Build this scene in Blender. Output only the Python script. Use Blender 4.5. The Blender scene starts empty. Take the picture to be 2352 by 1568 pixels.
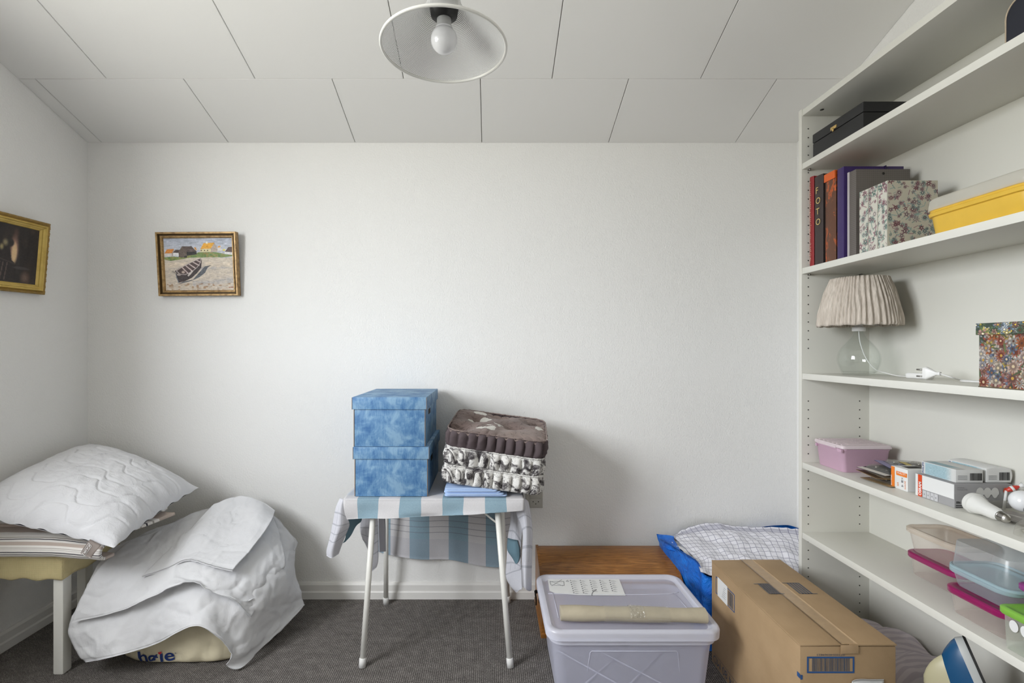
import bpy, bmesh, math, random
import numpy as np
from mathutils import Vector, Matrix, noise as mn
from mathutils.bvhtree import BVHTree
from math import pi, sin, cos, radians, sqrt

S = bpy.context.scene
COL = S.collection
random.seed(7)
rng = np.random.default_rng(7)

# ------------------------------------------------------------------ camera, world, light, exposure
FPX, CX, CY, CAMZ = 1130.0, 1127.0, 801.0, 1.13      # focal length in pixels, vanishing point, eye height
cam = bpy.data.cameras.new('camera')
cam.sensor_width = 36; cam.lens = FPX/2352*36
cam.shift_x = (1176-CX)/2352; cam.shift_y = (CY-784)/2352
cam.clip_start = 0.05
camo = bpy.data.objects.new('camera', cam); COL.objects.link(camo)
camo.location = (0, 0, CAMZ); camo.rotation_euler = (pi/2, 0, 0)
S.camera = camo
S.view_settings.view_transform = 'Standard'; S.view_settings.look = 'None'
S.view_settings.gamma = 1; S.view_settings.use_curve_mapping = False
S.view_settings.exposure = -0.03
W = bpy.data.worlds.new('overcast_sky'); S.world = W; W.use_nodes = True
bg = W.node_tree.nodes['Background']
tc = W.node_tree.nodes.new('ShaderNodeTexCoord'); sx_ = W.node_tree.nodes.new('ShaderNodeSeparateXYZ'); wr_ = W.node_tree.nodes.new('ShaderNodeValToRGB')
W.node_tree.links.new(tc.outputs['Generated'], sx_.inputs[0]); W.node_tree.links.new(sx_.outputs[2], wr_.inputs[0]); W.node_tree.links.new(wr_.outputs[0], bg.inputs[0])
e_ = wr_.color_ramp.elements; e_[0].position = 0.0; e_[0].color = (.44, .44, .41, 1); e_[1].position = .03; e_[1].color = (.78, .82, .86, 1)
k_ = e_.new(.9); k_.color = (1.0, 1.02, 1.05, 1)
bg.inputs[1].default_value = 36
S.cycles.max_bounces = 10; S.cycles.diffuse_bounces = 6; S.cycles.transparent_max_bounces = 24
S.cycles.caustics_reflective = False; S.cycles.caustics_refractive = False
S.cycles.sample_clamp_indirect = 8

XL, XR, YB, YF = -1.832, 1.392, 2.236, -2.0            # left, right, back wall and the wall behind the camera
WIN_L = (-0.40, 0.85, 1.10, 2.20)                        # y0, y1, z0, z1 of the window in the left wall
def portal(loc, rot, sx, sy):
    l = bpy.data.lights.new('window_portal', 'AREA'); l.shape = 'RECTANGLE'; l.size = sx; l.size_y = sy
    l.cycles.is_portal = True
    o = bpy.data.objects.new('window_portal', l); COL.objects.link(o); o.location = loc; o.rotation_euler = rot
    o['kind'] = 'structure'
portal((XL-0.02, (WIN_L[0]+WIN_L[1])/2, (WIN_L[2]+WIN_L[3])/2), (0, -pi/2, 0), WIN_L[3]-WIN_L[2], WIN_L[1]-WIN_L[0])
def ceil_z(y): return 2.066 + 0.335*(YB-y)

# ------------------------------------------------------------------ pixel <-> place helpers
def P(px, py, y): return Vector(((px-CX)/FPX*y, y, CAMZ-(py-CY)/FPX*y))

# ------------------------------------------------------------------ materials
def s2l(c): return c/12.92 if c <= 0.04045 else ((c+0.055)/1.055)**2.4
def rgb(r, g, b): return (s2l(r/255), s2l(g/255), s2l(b/255), 1)
class NT:
    def __init__(s, name):
        s.m = bpy.data.materials.new(name); s.m.use_nodes = True; s.t = s.m.node_tree
        s.b = s.t.nodes['Principled BSDF']; s.out = s.t.nodes['Material Output']
    def n(s, typ, **kw):
        nd = s.t.nodes.new(typ)
        for k, v in kw.items():
            if k.startswith('i_'):
                key = k[2:]; key = int(key) if key.isdigit() else key.replace('_', ' ')
                nd.inputs[key].default_value = v
            else: setattr(nd, k, v)
        return nd
    def l(s, a, b): s.t.links.new(a, b)
    def coord(s, kind='Object', scale=None):
        c = s.n('ShaderNodeTexCoord'); o = c.outputs[kind]
        if scale is not None:
            mp = s.n('ShaderNodeMapping'); mp.inputs['Scale'].default_value = scale; s.l(o, mp.inputs[0]); o = mp.outputs[0]
        return o
    def noise(s, vec, scale, detail=3, rough=.5, dist=0):
        n = s.n('ShaderNodeTexNoise'); n.inputs['Scale'].default_value = scale; n.inputs['Detail'].default_value = detail
        n.inputs['Roughness'].default_value = rough; n.inputs['Distortion'].default_value = dist
        s.l(vec, n.inputs['Vector']); return n.outputs['Fac']
    def ramp(s, fac, stops, interp='LINEAR'):
        r = s.n('ShaderNodeValToRGB'); r.color_ramp.interpolation = interp; e = r.color_ramp.elements
        while len(e) < len(stops): e.new(0.5)
        for i, (p, c) in enumerate(stops): e[i].position = p; e[i].color = c
        s.l(fac, r.inputs[0]); return r.outputs[0]
    def math(s, op, a, b=None, c=None):
        m = s.n('ShaderNodeMath', operation=op)
        for i, x in enumerate((a, b, c)):
            if x is None: continue
            if isinstance(x, (int, float)): m.inputs[i].default_value = x
            else: s.l(x, m.inputs[i])
        return m.outputs[0]
    def mix(s, fac, a, b, mode='MIX'):
        m = s.n('ShaderNodeMix', data_type='RGBA', blend_type=mode)
        for i, x in ((0, fac), (6, a), (7, b)):
            if isinstance(x, (int, float, tuple)): m.inputs[i].default_value = x
            else: s.l(x, m.inputs[i])
        return m.outputs[2]
    def bump(s, h, strength, dist=0.002, prev=None):
        b = s.n('ShaderNodeBump'); b.inputs['Strength'].default_value = strength; b.inputs['Distance'].default_value = dist
        s.l(h, b.inputs['Height'])
        if prev is not None: s.l(prev, b.inputs['Normal'])
        return b.outputs[0]
    def base(s, c):
        if isinstance(c, tuple): s.b.inputs['Base Color'].default_value = c
        else: s.l(c, s.b.inputs['Base Color'])
def mat(name, c, rough=.55, metal=0, spec=.5, var=0, vs=8, bump=0, bs=200, bd=.001, sheen=0, coat=0):
    m = NT(name); m.b.inputs['Roughness'].default_value = rough; m.b.inputs['Metallic'].default_value = metal
    m.b.inputs['Specular IOR Level'].default_value = spec
    if sheen: m.b.inputs['Sheen Weight'].default_value = sheen
    if coat: m.b.inputs['Coat Weight'].default_value = coat
    co = m.coord()
    if var:
        f = m.noise(co, vs, 4)
        a = tuple(x*(1-var) for x in c[:3])+(1,); b = tuple(min(1, x*(1+var)) for x in c[:3])+(1,)
        m.base(m.ramp(f, [(.3, a), (.7, b)]))
    else: m.base(c)
    if bump: m.l(m.bump(m.noise(co, bs, 3), bump, bd), m.b.inputs['Normal'])
    return m.m
def vcol_mat(name, rough=.6, spec=.3, bump=0, bs=300):
    m = NT(name); a = m.n('ShaderNodeVertexColor', layer_name='Col'); m.base(a.outputs[0])
    m.b.inputs['Roughness'].default_value = rough; m.b.inputs['Specular IOR Level'].default_value = spec
    if bump: m.l(m.bump(m.noise(m.coord(), bs, 3), bump, .001), m.b.inputs['Normal'])
    return m.m
def see_through(name, tint, body, solid, rough=.25, trans=.5, gloss=.6):
    """milky or clear plastic: part see-through, part diffuse / translucent, with a glossy skin"""
    m = NT(name); t = m.t; t.nodes.remove(m.b)
    tr = m.n('ShaderNodeBsdfTransparent'); tr.inputs[0].default_value = tint
    df = m.n('ShaderNodeBsdfDiffuse'); df.inputs[0].default_value = body
    tl = m.n('ShaderNodeBsdfTranslucent'); tl.inputs[0].default_value = body
    gl = m.n('ShaderNodeBsdfGlossy'); gl.inputs['Roughness'].default_value = rough
    x1 = m.n('ShaderNodeMixShader'); x1.inputs[0].default_value = trans*.6; m.l(df.outputs[0], x1.inputs[1]); m.l(tl.outputs[0], x1.inputs[2])
    x2 = m.n('ShaderNodeMixShader'); m.l(tr.outputs[0], x2.inputs[1]); m.l(x1.outputs[0], x2.inputs[2])
    lw = m.n('ShaderNodeLayerWeight'); lw.inputs[0].default_value = .35
    f = m.math('MULTIPLY_ADD', lw.outputs['Facing'], (1-solid)*.35, solid*.85); m.l(f, x2.inputs[0])
    x3 = m.n('ShaderNodeMixShader'); m.l(x2.outputs[0], x3.inputs[1]); m.l(gl.outputs[0], x3.inputs[2])
    m.l(m.math('MULTIPLY', m.math('MULTIPLY_ADD', m.math('POWER', lw.outputs['Facing'], 4), .45, .045), gloss), x3.inputs[0])
    m.l(x3.outputs[0], m.out.inputs[0]); return m.m

def wall_mat(name, c, bs=170, strength=.8):
    m = NT(name); co = m.coord(); m.base(c); m.b.inputs['Roughness'].default_value = .75; m.b.inputs['Specular IOR Level'].default_value = .25
    a = m.noise(m.coord(scale=(1, 1, .75)), bs, 2, .55, .4); b = m.noise(co, 45, 2)
    h = m.math('MULTIPLY_ADD', b, .35, a)
    m.l(m.bump(h, strength, .0022), m.b.inputs['Normal']); return m.m
M = {}
M['wall'] = wall_mat('painted_textured_wallpaper', (.80, .793, .777, 1))
M['ceil'] = mat('painted_ceiling_board', (.81, .803, .785, 1), .8, spec=.2, bump=.15, bs=420)
M['ceilback'] = mat('ceiling_batten', (.62, .61, .58, 1), .8)
M['trim'] = mat('white_gloss_trim', (.74, .725, .70, 1), .4, bump=.1, bs=60)
M['shelf'] = mat('white_melamine', (.665, .655, .60, 1), .42, spec=.4, bump=.03, bs=900)
M['hole'] = mat('dark_hole', (.02, .018, .015, 1), .8)
M['steel'] = mat('grey_steel', (.32, .31, .29, 1), .35, 1)
M['enamel'] = mat('cream_white_enamel', (.74, .73, .685, 1), .35, spec=.5, coat=.2)
M['whiteplastic'] = mat('white_plastic', (.72, .715, .70, 1), .35)
M['blacklettering'] = mat('black_ink', (.02, .02, .022, 1), .6)
M['greyink'] = mat('grey_ink', (.23, .23, .24, 1), .6)
M['blueink'] = mat('blue_ink', rgb(38, 78, 130), .6)
M['slateink'] = mat('slate_blue_ink', rgb(78, 84, 96), .7)
M['paper'] = mat('white_paper', (.70, .70, .69, 1), .6)
M['orange'] = mat('orange_ink', rgb(226, 122, 34), .5)
M['redorange'] = mat('red_orange_ink', rgb(208, 70, 22), .5)
M['navy'] = mat('navy_ink', rgb(28, 52, 110), .5)
M['lettering'] = mat('white_ink', (.8, .8, .8, 1), .5)
M['gold'] = mat('gold_ink', rgb(205, 178, 108), .4)
M['vcol'] = vcol_mat('printed_surface')

# ------------------------------------------------------------------ object helpers
def chain(o):
    m = Matrix.Identity(4)
    while o is not None: m = o.matrix_basis @ m; o = o.parent
    return m
def finish(name, bm, m=None, parent=None, smooth=True, angle=None, label=None):
    me = bpy.data.meshes.new(name)
    if parent is not None: bm.transform(chain(parent).inverted())
    bm.to_mesh(me); bm.free()
    for p in me.polygons: p.use_smooth = smooth
    if angle is not None and smooth:
        try: me.set_sharp_from_angle(angle=radians(angle))
        except Exception: pass
    o = bpy.data.objects.new(name, me); COL.objects.link(o)
    for x in (m if isinstance(m, (list, tuple)) else [m]):
        if x is not None: me.materials.append(x)
    if parent is not None: o.parent = parent
    if label: o['label'] = label
    return o
def thing(name, label, cat, loc=(0, 0, 0), rot=(0, 0, 0), group=None):
    o = bpy.data.objects.new(name, None); COL.objects.link(o); o.location = loc; o.rotation_euler = rot
    o.empty_display_size = .05; o['label'] = label; o['category'] = cat
    if group: o['group'] = group
    return o
def tag(o, label, cat, group=None):
    o['label'] = label; o['category'] = cat
    if group: o['group'] = group
    return o
def structure(o): o['kind'] = 'structure'; return o
def B(): return bmesh.new()
def abox(bm, x0, x1, y0, y1, z0, z1, bev=0, mtx=None, seg=2):
    r = bmesh.ops.create_cube(bm, size=1)
    vs = r['verts']
    for v in vs: v.co = Vector(((x0+x1)/2+v.co.x*(x1-x0), (y0+y1)/2+v.co.y*(y1-y0), (z0+z1)/2+v.co.z*(z1-z0)))
    es = list({e for v in vs for e in v.link_edges})
    if bev:
        r2 = bmesh.ops.bevel(bm, geom=es, offset=bev, segments=seg, affect='EDGES', profile=.6)
        vs = list({v for f in r2['faces'] for v in f.verts} | {v for v in vs if v.is_valid})
    if mtx is not None: bmesh.ops.transform(bm, matrix=mtx, verts=[v for v in vs if v.is_valid])
    return vs
def boxo(name, x0, x1, y0, y1, z0, z1, m, parent=None, bev=.001, label=None, mtx=None):
    b = B(); abox(b, x0, x1, y0, y1, z0, z1, bev, mtx); return finish(name, b, m, parent, True, 35, label)
def tube(bm, pts, r, n=12, cap=True):
    pts = [Vector(p) for p in pts]; k = len(pts); rs = r if isinstance(r, (list, tuple)) else [r]*k
    up = Vector((0, 0, 1)); rings = []; prev = None
    for i, p in enumerate(pts):
        t = (pts[min(i+1, k-1)]-pts[max(i-1, 0)]).normalized()
        a = t.cross(up) if prev is None else (prev - t*prev.dot(t))
        if a.length < 1e-4: a = t.cross(Vector((1, 0, 0)))
        a.normalize(); prev = a; b = t.cross(a)
        rings.append([bm.verts.new(p+(a*cos(2*pi*j/n)+b*sin(2*pi*j/n))*rs[i]) for j in range(n)])
    for i in range(k-1):
        for j in range(n):
            bm.faces.new((rings[i][j], rings[i][(j+1) % n], rings[i+1][(j+1) % n], rings[i+1][j]))
    if cap: bm.faces.new(rings[0][::-1]); bm.faces.new(rings[-1])
def lathe(bm, prof, c, n=48, uvn=None, mtx=None):
    uv = bm.loops.layers.uv.verify() if uvn else None
    rings = []
    for r, z in prof:
        rings.append([bm.verts.new(Vector((c[0]+max(r, 1e-5)*cos(2*pi*j/n), c[1]+max(r, 1e-5)*sin(2*pi*j/n), c[2]+z))) for j in range(n)])
    L = [0]
    for i in range(1, len(prof)): L.append(L[-1]+math.dist(prof[i], prof[i-1]))
    for i in range(len(prof)-1):
        for j in range(n):
            f = bm.faces.new((rings[i][j], rings[i][(j+1) % n], rings[i+1][(j+1) % n], rings[i+1][j]))
            if uv:
                for lp, (a, b) in zip(f.loops, ((j, i), (j+1, i), (j+1, i+1), (j, i+1))): lp[uv].uv = (a/n, L[b])
    bmesh.ops.remove_doubles(bm, verts=[v for r_ in rings for v in r_], dist=2e-5)
    return rings
def rloop(hw, hd, r, k=6):
    r = min(r, hw*.999, hd*.999); out = []
    for cx_, cy_, a0 in ((hw-r, hd-r, 0), (-hw+r, hd-r, pi/2), (-hw+r, -hd+r, pi), (hw-r, -hd+r, 1.5*pi)):
        for i in range(k+1): a = a0+pi/2*i/k; out.append((cx_+r*cos(a), cy_+r*sin(a)))
    return out
def rloft(bm, c, levels, capb=True, capt=False, k=6, mtx=None):
    """stack of rounded rectangles: levels (z, half width, half depth, corner radius)"""
    rings = []
    for z, hw, hd, r in levels:
        rings.append([bm.verts.new(Vector((c[0]+x, c[1]+y, c[2]+z))) for x, y in rloop(hw, hd, r, k)])
    n = len(rings[0])
    for i in range(len(rings)-1):
        for j in range(n): bm.faces.new((rings[i][j], rings[i][(j+1) % n], rings[i+1][(j+1) % n], rings[i+1][j]))
    if capb: bm.faces.new(rings[0][::-1])
    if capt: bm.faces.new(rings[-1])
    if mtx is not None: bmesh.ops.transform(bm, matrix=mtx, verts=[v for r_ in rings for v in r_])
def cr(a, b, c, d, t):
    return .5*((2*b)+(c-a)*t+(2*a-5*b+4*c-d)*t*t+(3*b-a-3*c+d)*t*t*t)
def cr_line(pts, n):
    pts = [Vector(p) for p in pts]; k = len(pts); e = [pts[0]*2-pts[1]]+pts+[pts[-1]*2-pts[-2]]; out = []
    for i in range(n+1):
        s = i/n*(k-1); j = min(int(s), k-2); out.append(cr(e[j], e[j+1], e[j+2], e[j+3], s-j))
    return out
def patch(bm, rows, nu, nv, uvr=(0, 1, 0, 1), wrinkle=None, thick=.0015):
    """cloth sheet through a grid of control points, given real thickness"""
    R = [cr_line(r, nu) for r in rows]; cols = [cr_line([R[k][i] for k in range(len(R))], nv) for i in range(nu+1)]
    g = [[cols[i][j].copy() for i in range(nu+1)] for j in range(nv+1)]
    N = [[None]*(nu+1) for _ in range(nv+1)]
    for j in range(nv+1):
        for i in range(nu+1):
            du = g[j][min(i+1, nu)]-g[j][max(i-1, 0)]; dv = g[min(j+1, nv)][i]-g[max(j-1, 0)][i]
            n = du.cross(dv); N[j][i] = n.normalized() if n.length > 1e-12 else Vector((0, 0, 1))
    uv = bm.loops.layers.uv.verify(); V = []
    for s in (0, 1):
        VV = []
        for j in range(nv+1):
            row = []
            for i in range(nu+1):
                p = g[j][i]; w = wrinkle(i/nu, j/nv, p) if wrinkle else 0
                row.append(bm.verts.new(p+N[j][i]*(w+(thick if s else 0))))
            VV.append(row)
        V.append(VV)
    def uvs(i, j): return (uvr[0]+(uvr[1]-uvr[0])*i/nu, uvr[2]+(uvr[3]-uvr[2])*j/nv)
    def face(q, idx):
        f = bm.faces.new(q)
        for lp, (i, j) in zip(f.loops, idx): lp[uv].uv = uvs(i, j)
    for j in range(nv):
        for i in range(nu):
            ix = [(i, j), (i+1, j), (i+1, j+1), (i, j+1)]
            face([V[1][b][a] for a, b in ix], ix); ix = ix[::-1]; face([V[0][b][a] for a, b in ix], ix)
    for i in range(nu):
        for j, f in ((0, 0), (nv, 1)):
            ix = [(i, j), (i+1, j)] if f else [(i+1, j), (i, j)]
            face([V[0][j][ix[0][0]], V[0][j][ix[1][0]], V[1][j][ix[1][0]], V[1][j][ix[0][0]]], [ix[0], ix[1], ix[1], ix[0]])
    for j in range(nv):
        for i, f in ((0, 1), (nu, 0)):
            ix = [(i, j), (i, j+1)] if not f else [(i, j+1), (i, j)]
            face([V[0][ix[0][1]][i], V[0][ix[1][1]][i], V[1][ix[1][1]][i], V[1][ix[0][1]][i]], [ix[0], ix[1], ix[1], ix[0]])
def fbm(p, s, o=3): return mn.fractal(Vector(p)*s, .5, 2.1, o)
def text(parent, name, s, m, origin, u, v, height=None, width=None, onto=None, bold=0, label=None, lift=.0006):
    """flat lettering: lower left corner at origin, running along u, standing along v"""
    cu = bpy.data.curves.new(name, 'FONT'); cu.body = s; cu.size = 1; cu.offset = bold; cu.resolution_u = 6
    ob = bpy.data.objects.new(name, cu); COL.objects.link(ob); bpy.context.view_layer.update()
    me = bpy.data.meshes.new_from_object(ob.evaluated_get(bpy.context.evaluated_depsgraph_get()))
    bpy.data.objects.remove(ob); bpy.data.curves.remove(cu)
    bm = B(); bm.from_mesh(me); bpy.data.meshes.remove(me)
    xs = [q.co.x for q in bm.verts]; ys = [q.co.y for q in bm.verts]
    w, h = max(xs)-min(xs), max(ys)-min(ys)
    sy = height/h if height else width/w; sx = width/w if width else sy
    u = Vector(u).normalized(); v = Vector(v).normalized(); o0 = Vector(origin); nrm = u.cross(v)
    x0, y0 = min(xs), min(ys)
    for q in bm.verts: q.co = o0+u*((q.co.x-x0)*sx)+v*((q.co.y-y0)*sy)+nrm*lift
    if onto is not None:
        bmesh.ops.triangulate(bm, faces=bm.faces[:])
        for _ in range(3): bmesh.ops.subdivide_edges(bm, edges=[e for e in bm.edges if e.calc_length() > .003], cuts=1); bmesh.ops.triangulate(bm, faces=bm.faces[:])
        for q in bm.verts:
            hit = onto.ray_cast(q.co+nrm*.3, -nrm)
            if hit[0] is not None: q.co = hit[0]+nrm*.0026
    return finish(name, bm, m, parent, False, label=label)
def bvh_of(o):
    bm = B(); bm.from_mesh(o.data); bm.transform(chain(o)); t = BVHTree.FromBMesh(bm); bm.free(); return t
def rects(parent, name, m, origin, u, v, lst, lift=.0005, label=None, onto=None):
    """flat printed bars; lst of (u0,u1,v0,v1) or 4 (u,v) corners"""
    bm = B(); u = Vector(u).normalized(); v = Vector(v).normalized(); o0 = Vector(origin); n = u.cross(v)
    for q in lst:
        c = [(q[0], q[2]), (q[1], q[2]), (q[1], q[3]), (q[0], q[3])] if not isinstance(q[0], tuple) else q
        bm.faces.new([bm.verts.new(o0+u*a+v*b+n*lift) for a, b in c])
    if onto is not None:
        for q in bm.verts:
            hit = onto.ray_cast(q.co+n*.3, -n)
            if hit[0] is not None: q.co = hit[0]+n*.001
    return finish(name, bm, m, parent, False, label=label)
def printed(parent, name, img, origin, u, v, w, h, m=None, lift=.0006, label=None, thick=0):
    """grid whose vertices carry the print's colours (img: rows from the bottom, sRGB 0..1)"""
    ny, nx = img.shape[:2]; u = Vector(u).normalized(); v = Vector(v).normalized(); n = u.cross(v); o0 = Vector(origin)+n*lift
    inv = chain(parent).inverted() if parent else Matrix.Identity(4)
    A = np.array(inv)[:3, :3]; T = np.array(inv)[:3, 3]
    I, J = np.meshgrid(np.arange(nx)/(nx-1)*w, np.arange(ny)/(ny-1)*h)
    co = np.array(o0)[None, None]+I[..., None]*np.array(u)+J[..., None]*np.array(v)
    co = co.reshape(-1, 3) @ A.T + T
    a = (np.arange(ny-1)[:, None]*nx+np.arange(nx-1)[None]).ravel()
    fc = np.stack([a, a+1, a+nx+1, a+nx], 1)
    me = bpy.data.meshes.new(name); me.from_pydata(co.tolist(), [], fc.tolist())
    c = np.clip(img.reshape(-1, 3), 0, 1); c = np.where(c <= .04045, c/12.92, ((c+.055)/1.055)**2.4)
    at = me.color_attributes.new('Col', 'FLOAT_COLOR', 'POINT')
    at.data.foreach_set('color', np.concatenate([c, np.ones((len(c), 1))], 1).astype(np.float32).ravel())
    me.materials.append(m or M['vcol']); o = bpy.data.objects.new(name, me); COL.objects.link(o)
    if parent: o.parent = parent
    if label: o['label'] = label
    return o
# little raster painter (y down, 0..1 coordinates)
class Canvas:
    def __init__(s, nx, ny, c):
        s.nx, s.ny = nx, ny; s.a = np.ones((ny, nx, 3))*np.array(c)/255.
        s.X, s.Y = np.meshgrid((np.arange(nx)+.5)/nx, (np.arange(ny)+.5)/ny)
    def poly(s, pts, c, al=1):
        x = s.X; y = s.Y; ins = np.zeros(x.shape, bool); n = len(pts)
        for i in range(n):
            x1, y1 = pts[i]; x2, y2 = pts[(i+1) % n]
            if y1 == y2: continue
            cond = ((y1 > y) != (y2 > y)) & (x < (x2-x1)*(y-y1)/(y2-y1)+x1); ins ^= cond
        s.put(ins*al, c)
    def put(s, m, c):
        m = np.asarray(m, float)[..., None]; s.a = s.a*(1-m)+np.array(c)/255.*m
    def line(s, p, q, w, c, al=1):
        p = np.array(p, float); q = np.array(q, float); asp = s.ny/s.nx
        dx, dy = q[0]-p[0], (q[1]-p[1])*asp; L = dx*dx+dy*dy+1e-12
        t = np.clip(((s.X-p[0])*dx+(s.Y-p[1])*asp*dy)/L, 0, 1)
        d = np.hypot(s.X-p[0]-t*dx, (s.Y-p[1])*asp-t*dy); s.put((d < w)*al, c)
    def blob(s, cx, cy, rx, ry, c, al=1, soft=.3):
        d = np.hypot((s.X-cx)/rx, (s.Y-cy)/ry); s.put(np.clip((1-d)/soft, 0, 1)*al, c)
    def noise(s, amp, sx, sy, seed=0):
        r = np.random.default_rng(seed); gy, gx = max(2, int(sy)), max(2, int(sx)); g = r.normal(size=(gy+1, gx+1, 1))
        fx = s.X*gx; fy = s.Y*gy; ix = np.minimum(fx.astype(int), gx-1); iy = np.minimum(fy.astype(int), gy-1); tx = (fx-ix)[..., None]; ty = (fy-iy)[..., None]
        tx = tx*tx*(3-2*tx); ty = ty*ty*(3-2*ty)
        n = (g[iy, ix]*(1-tx)+g[iy, ix+1]*tx)*(1-ty)+(g[iy+1, ix]*(1-tx)+g[iy+1, ix+1]*tx)*ty
        s.a = s.a+n*amp; return n[..., 0]
    def img(s): return np.clip(s.a, 0, 1)[::-1]
def flowers(nx, ny, bgc, pal, n, rad, seed, leaf=None, lp=.3, ctr=((214, 180, 70), (90, 50, 40), (235, 225, 190))):
    c = Canvas(nx, ny, bgc); r = random.Random(seed); asp = ny/nx
    for k in range(n):
        cx_, cy_ = r.random(), r.random(); R = rad*r.uniform(.5, 1.15); col = np.array(r.choice(pal)); pet = r.choice([5, 5, 6, 8, 11, 14]); ph = r.random()*6
        if leaf and r.random() < lp:
            a = r.random()*pi; R *= .7; c.line((cx_-R*cos(a), cy_-R*sin(a)/asp), (cx_+R*cos(a), cy_+R*sin(a)/asp), R*.2, r.choice(leaf), .9); continue
        i0, i1 = max(0, int((cx_-R)*nx)-1), min(nx, int((cx_+R)*nx)+2); j0, j1 = max(0, int((cy_-R/asp)*ny)-1), min(ny, int((cy_+R/asp)*ny)+2)
        X = c.X[j0:j1, i0:i1]-cx_; Y = (c.Y[j0:j1, i0:i1]-cy_)*asp; d = np.hypot(X, Y)/R; th = np.arctan2(Y, X)
        edge = .72+.28*np.cos(pet*th+ph); m = d < edge
        sh = .62+.38*np.clip(np.cos(pet*th+ph)*.5+.5, 0, 1)*(.55+.45*np.cos(d*9))
        reg = c.a[j0:j1, i0:i1]; colr = col[None, None]/255.*sh[..., None]
        reg[m] = colr[m]; reg[d < .2] = np.array(r.choice(list(ctr)))/255.
    return c.img()

# ================================================================== ROOM
def holed_wall(name, axis, pos, th, a0, a1, z0, ztop, hole, m):
    """wall slab with one opening; ztop(a) gives its top; axis 'x' = plane of constant x"""
    bm = B(); A = [a0, hole[0], hole[1], a1]; Zs = lambda a: [z0, hole[2], min(hole[3], ztop(a)-.05), ztop(a)]
    V = {}
    def vert(i, j, s):
        k = (i, j, s)
        if k not in V:
            a = A[i]; z = Zs(a)[j]; d = pos+(th if s else 0); V[k] = bm.verts.new((d, a, z) if axis == 'x' else (a, d, z))
        return V[k]
    cells = [(i, j) for i in range(3) for j in range(3) if (i, j) != (1, 1)]
    for i, j in cells:
        for s in (0, 1):
            q = [vert(i, j, s), vert(i+1, j, s), vert(i+1, j+1, s), vert(i, j+1, s)]; bm.faces.new(q if s else q[::-1])
    for (i, j), (k, l) in (((1, 1), (2, 1)), ((2, 1), (2, 2)), ((2, 2), (1, 2)), ((1, 2), (1, 1))):
        bm.faces.new([vert(i, j, 0), vert(k, l, 0), vert(k, l, 1), vert(i, j, 1)])
    bmesh.ops.recalc_face_normals(bm, faces=bm.faces[:])
    return structure(finish(name, bm, m, None, False))
def window(name, axis, pos, hole, parent_label=None):
    bm = B(); a0, a1, z0, z1 = hole; t = .05; mid = (a0+a1)/2
    root = thing(name, '', '', ((pos, mid, z0) if axis == 'x' else (mid, pos, z0))); del root['label'], root['category']; structure(root)
    def bar(nm, p0, p1, q0, q1, d=.05):
        if axis == 'x': boxo(nm, pos-d/2, pos+d/2, p0, p1, q0, q1, M['trim'], root, .004)
        else: boxo(nm, p0, p1, pos-d/2, pos+d/2, q0, q1, M['trim'], root, .004)
    bar('window_jamb', a0, a0+t, z0, z1); bar('window_jamb', a1-t, a1, z0, z1)
    bar('window_rail', a0+t, a1-t, z0, z0+t); bar('window_rail', a0+t, a1-t, z1-t, z1); bar('window_mullion', mid-.03, mid+.03, z0+t, z1-t)
    return root

bm = B(); abox(bm, XL-.1, XR+.1, YF-.1, YB+.1, -.1, 0); m = NT('grey_ribbed_carpet')
co = m.coord(); sx = m.n('ShaderNodeSeparateXYZ'); m.l(co, sx.inputs[0])
rib = m.math('SINE', m.math('MULTIPLY', sx.outputs[0], 2*pi/.0072)); fl = m.noise(m.coord(scale=(1.4, .55, 1)), 330, 3, .7)
cl = m.noise(co, 30, 2)
fac = m.math('ADD', m.math('MULTIPLY_ADD', rib, .085, fl), m.math('MULTIPLY_ADD', cl, .18, -.09))
m.base(m.ramp(fac, [(.30, rgb(60, 57, 55)), (.47, rgb(98, 94, 91)), (.62, rgb(132, 127, 123)), (.75, rgb(186, 181, 175))]))
m.b.inputs['Roughness'].default_value = .95; m.b.inputs['Specular IOR Level'].default_value = .1
m.l(m.bump(fac, .9, .003), m.b.inputs['Normal'])
structure(finish('floor', bm, m.m, None, False))

bm = B()
def gable(bm, x0, x1, y0, y1):   # slab whose top follows the sloping ceiling
    c = [(x0, y0), (x1, y0), (x1, y1), (x0, y1)]; lo = [bm.verts.new((x, y, -.1)) for x, y in c]; hi = [bm.verts.new((x, y, ceil_z(y)+.06)) for x, y in c]
    bm.faces.new(lo[::-1]); bm.faces.new(hi)
    for i in range(4): bm.faces.new((lo[i], lo[(i+1) % 4], hi[(i+1) % 4], hi[i]))
gable(bm, XL-.1, XR+.1, YB, YB+.1); structure(finish('wall_back', bm, M['wall'], None, False))
bm = B(); gable(bm, XR, XR+.1, YF-.1, YB); structure(finish('wall_right', bm, M['wall'], None, False))
holed_wall('wall_left', 'x', XL, -.1, YF-.1, YB, -.1, lambda a: ceil_z(a)+.06, WIN_L, M['wall'])
bm = B(); gable(bm, XL-.1, XR+.1, YF-.1, YF); structure(finish('wall_front', bm, M['wall'], None, False))
window('window_1', 'x', XL-.05, WIN_L)
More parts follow.
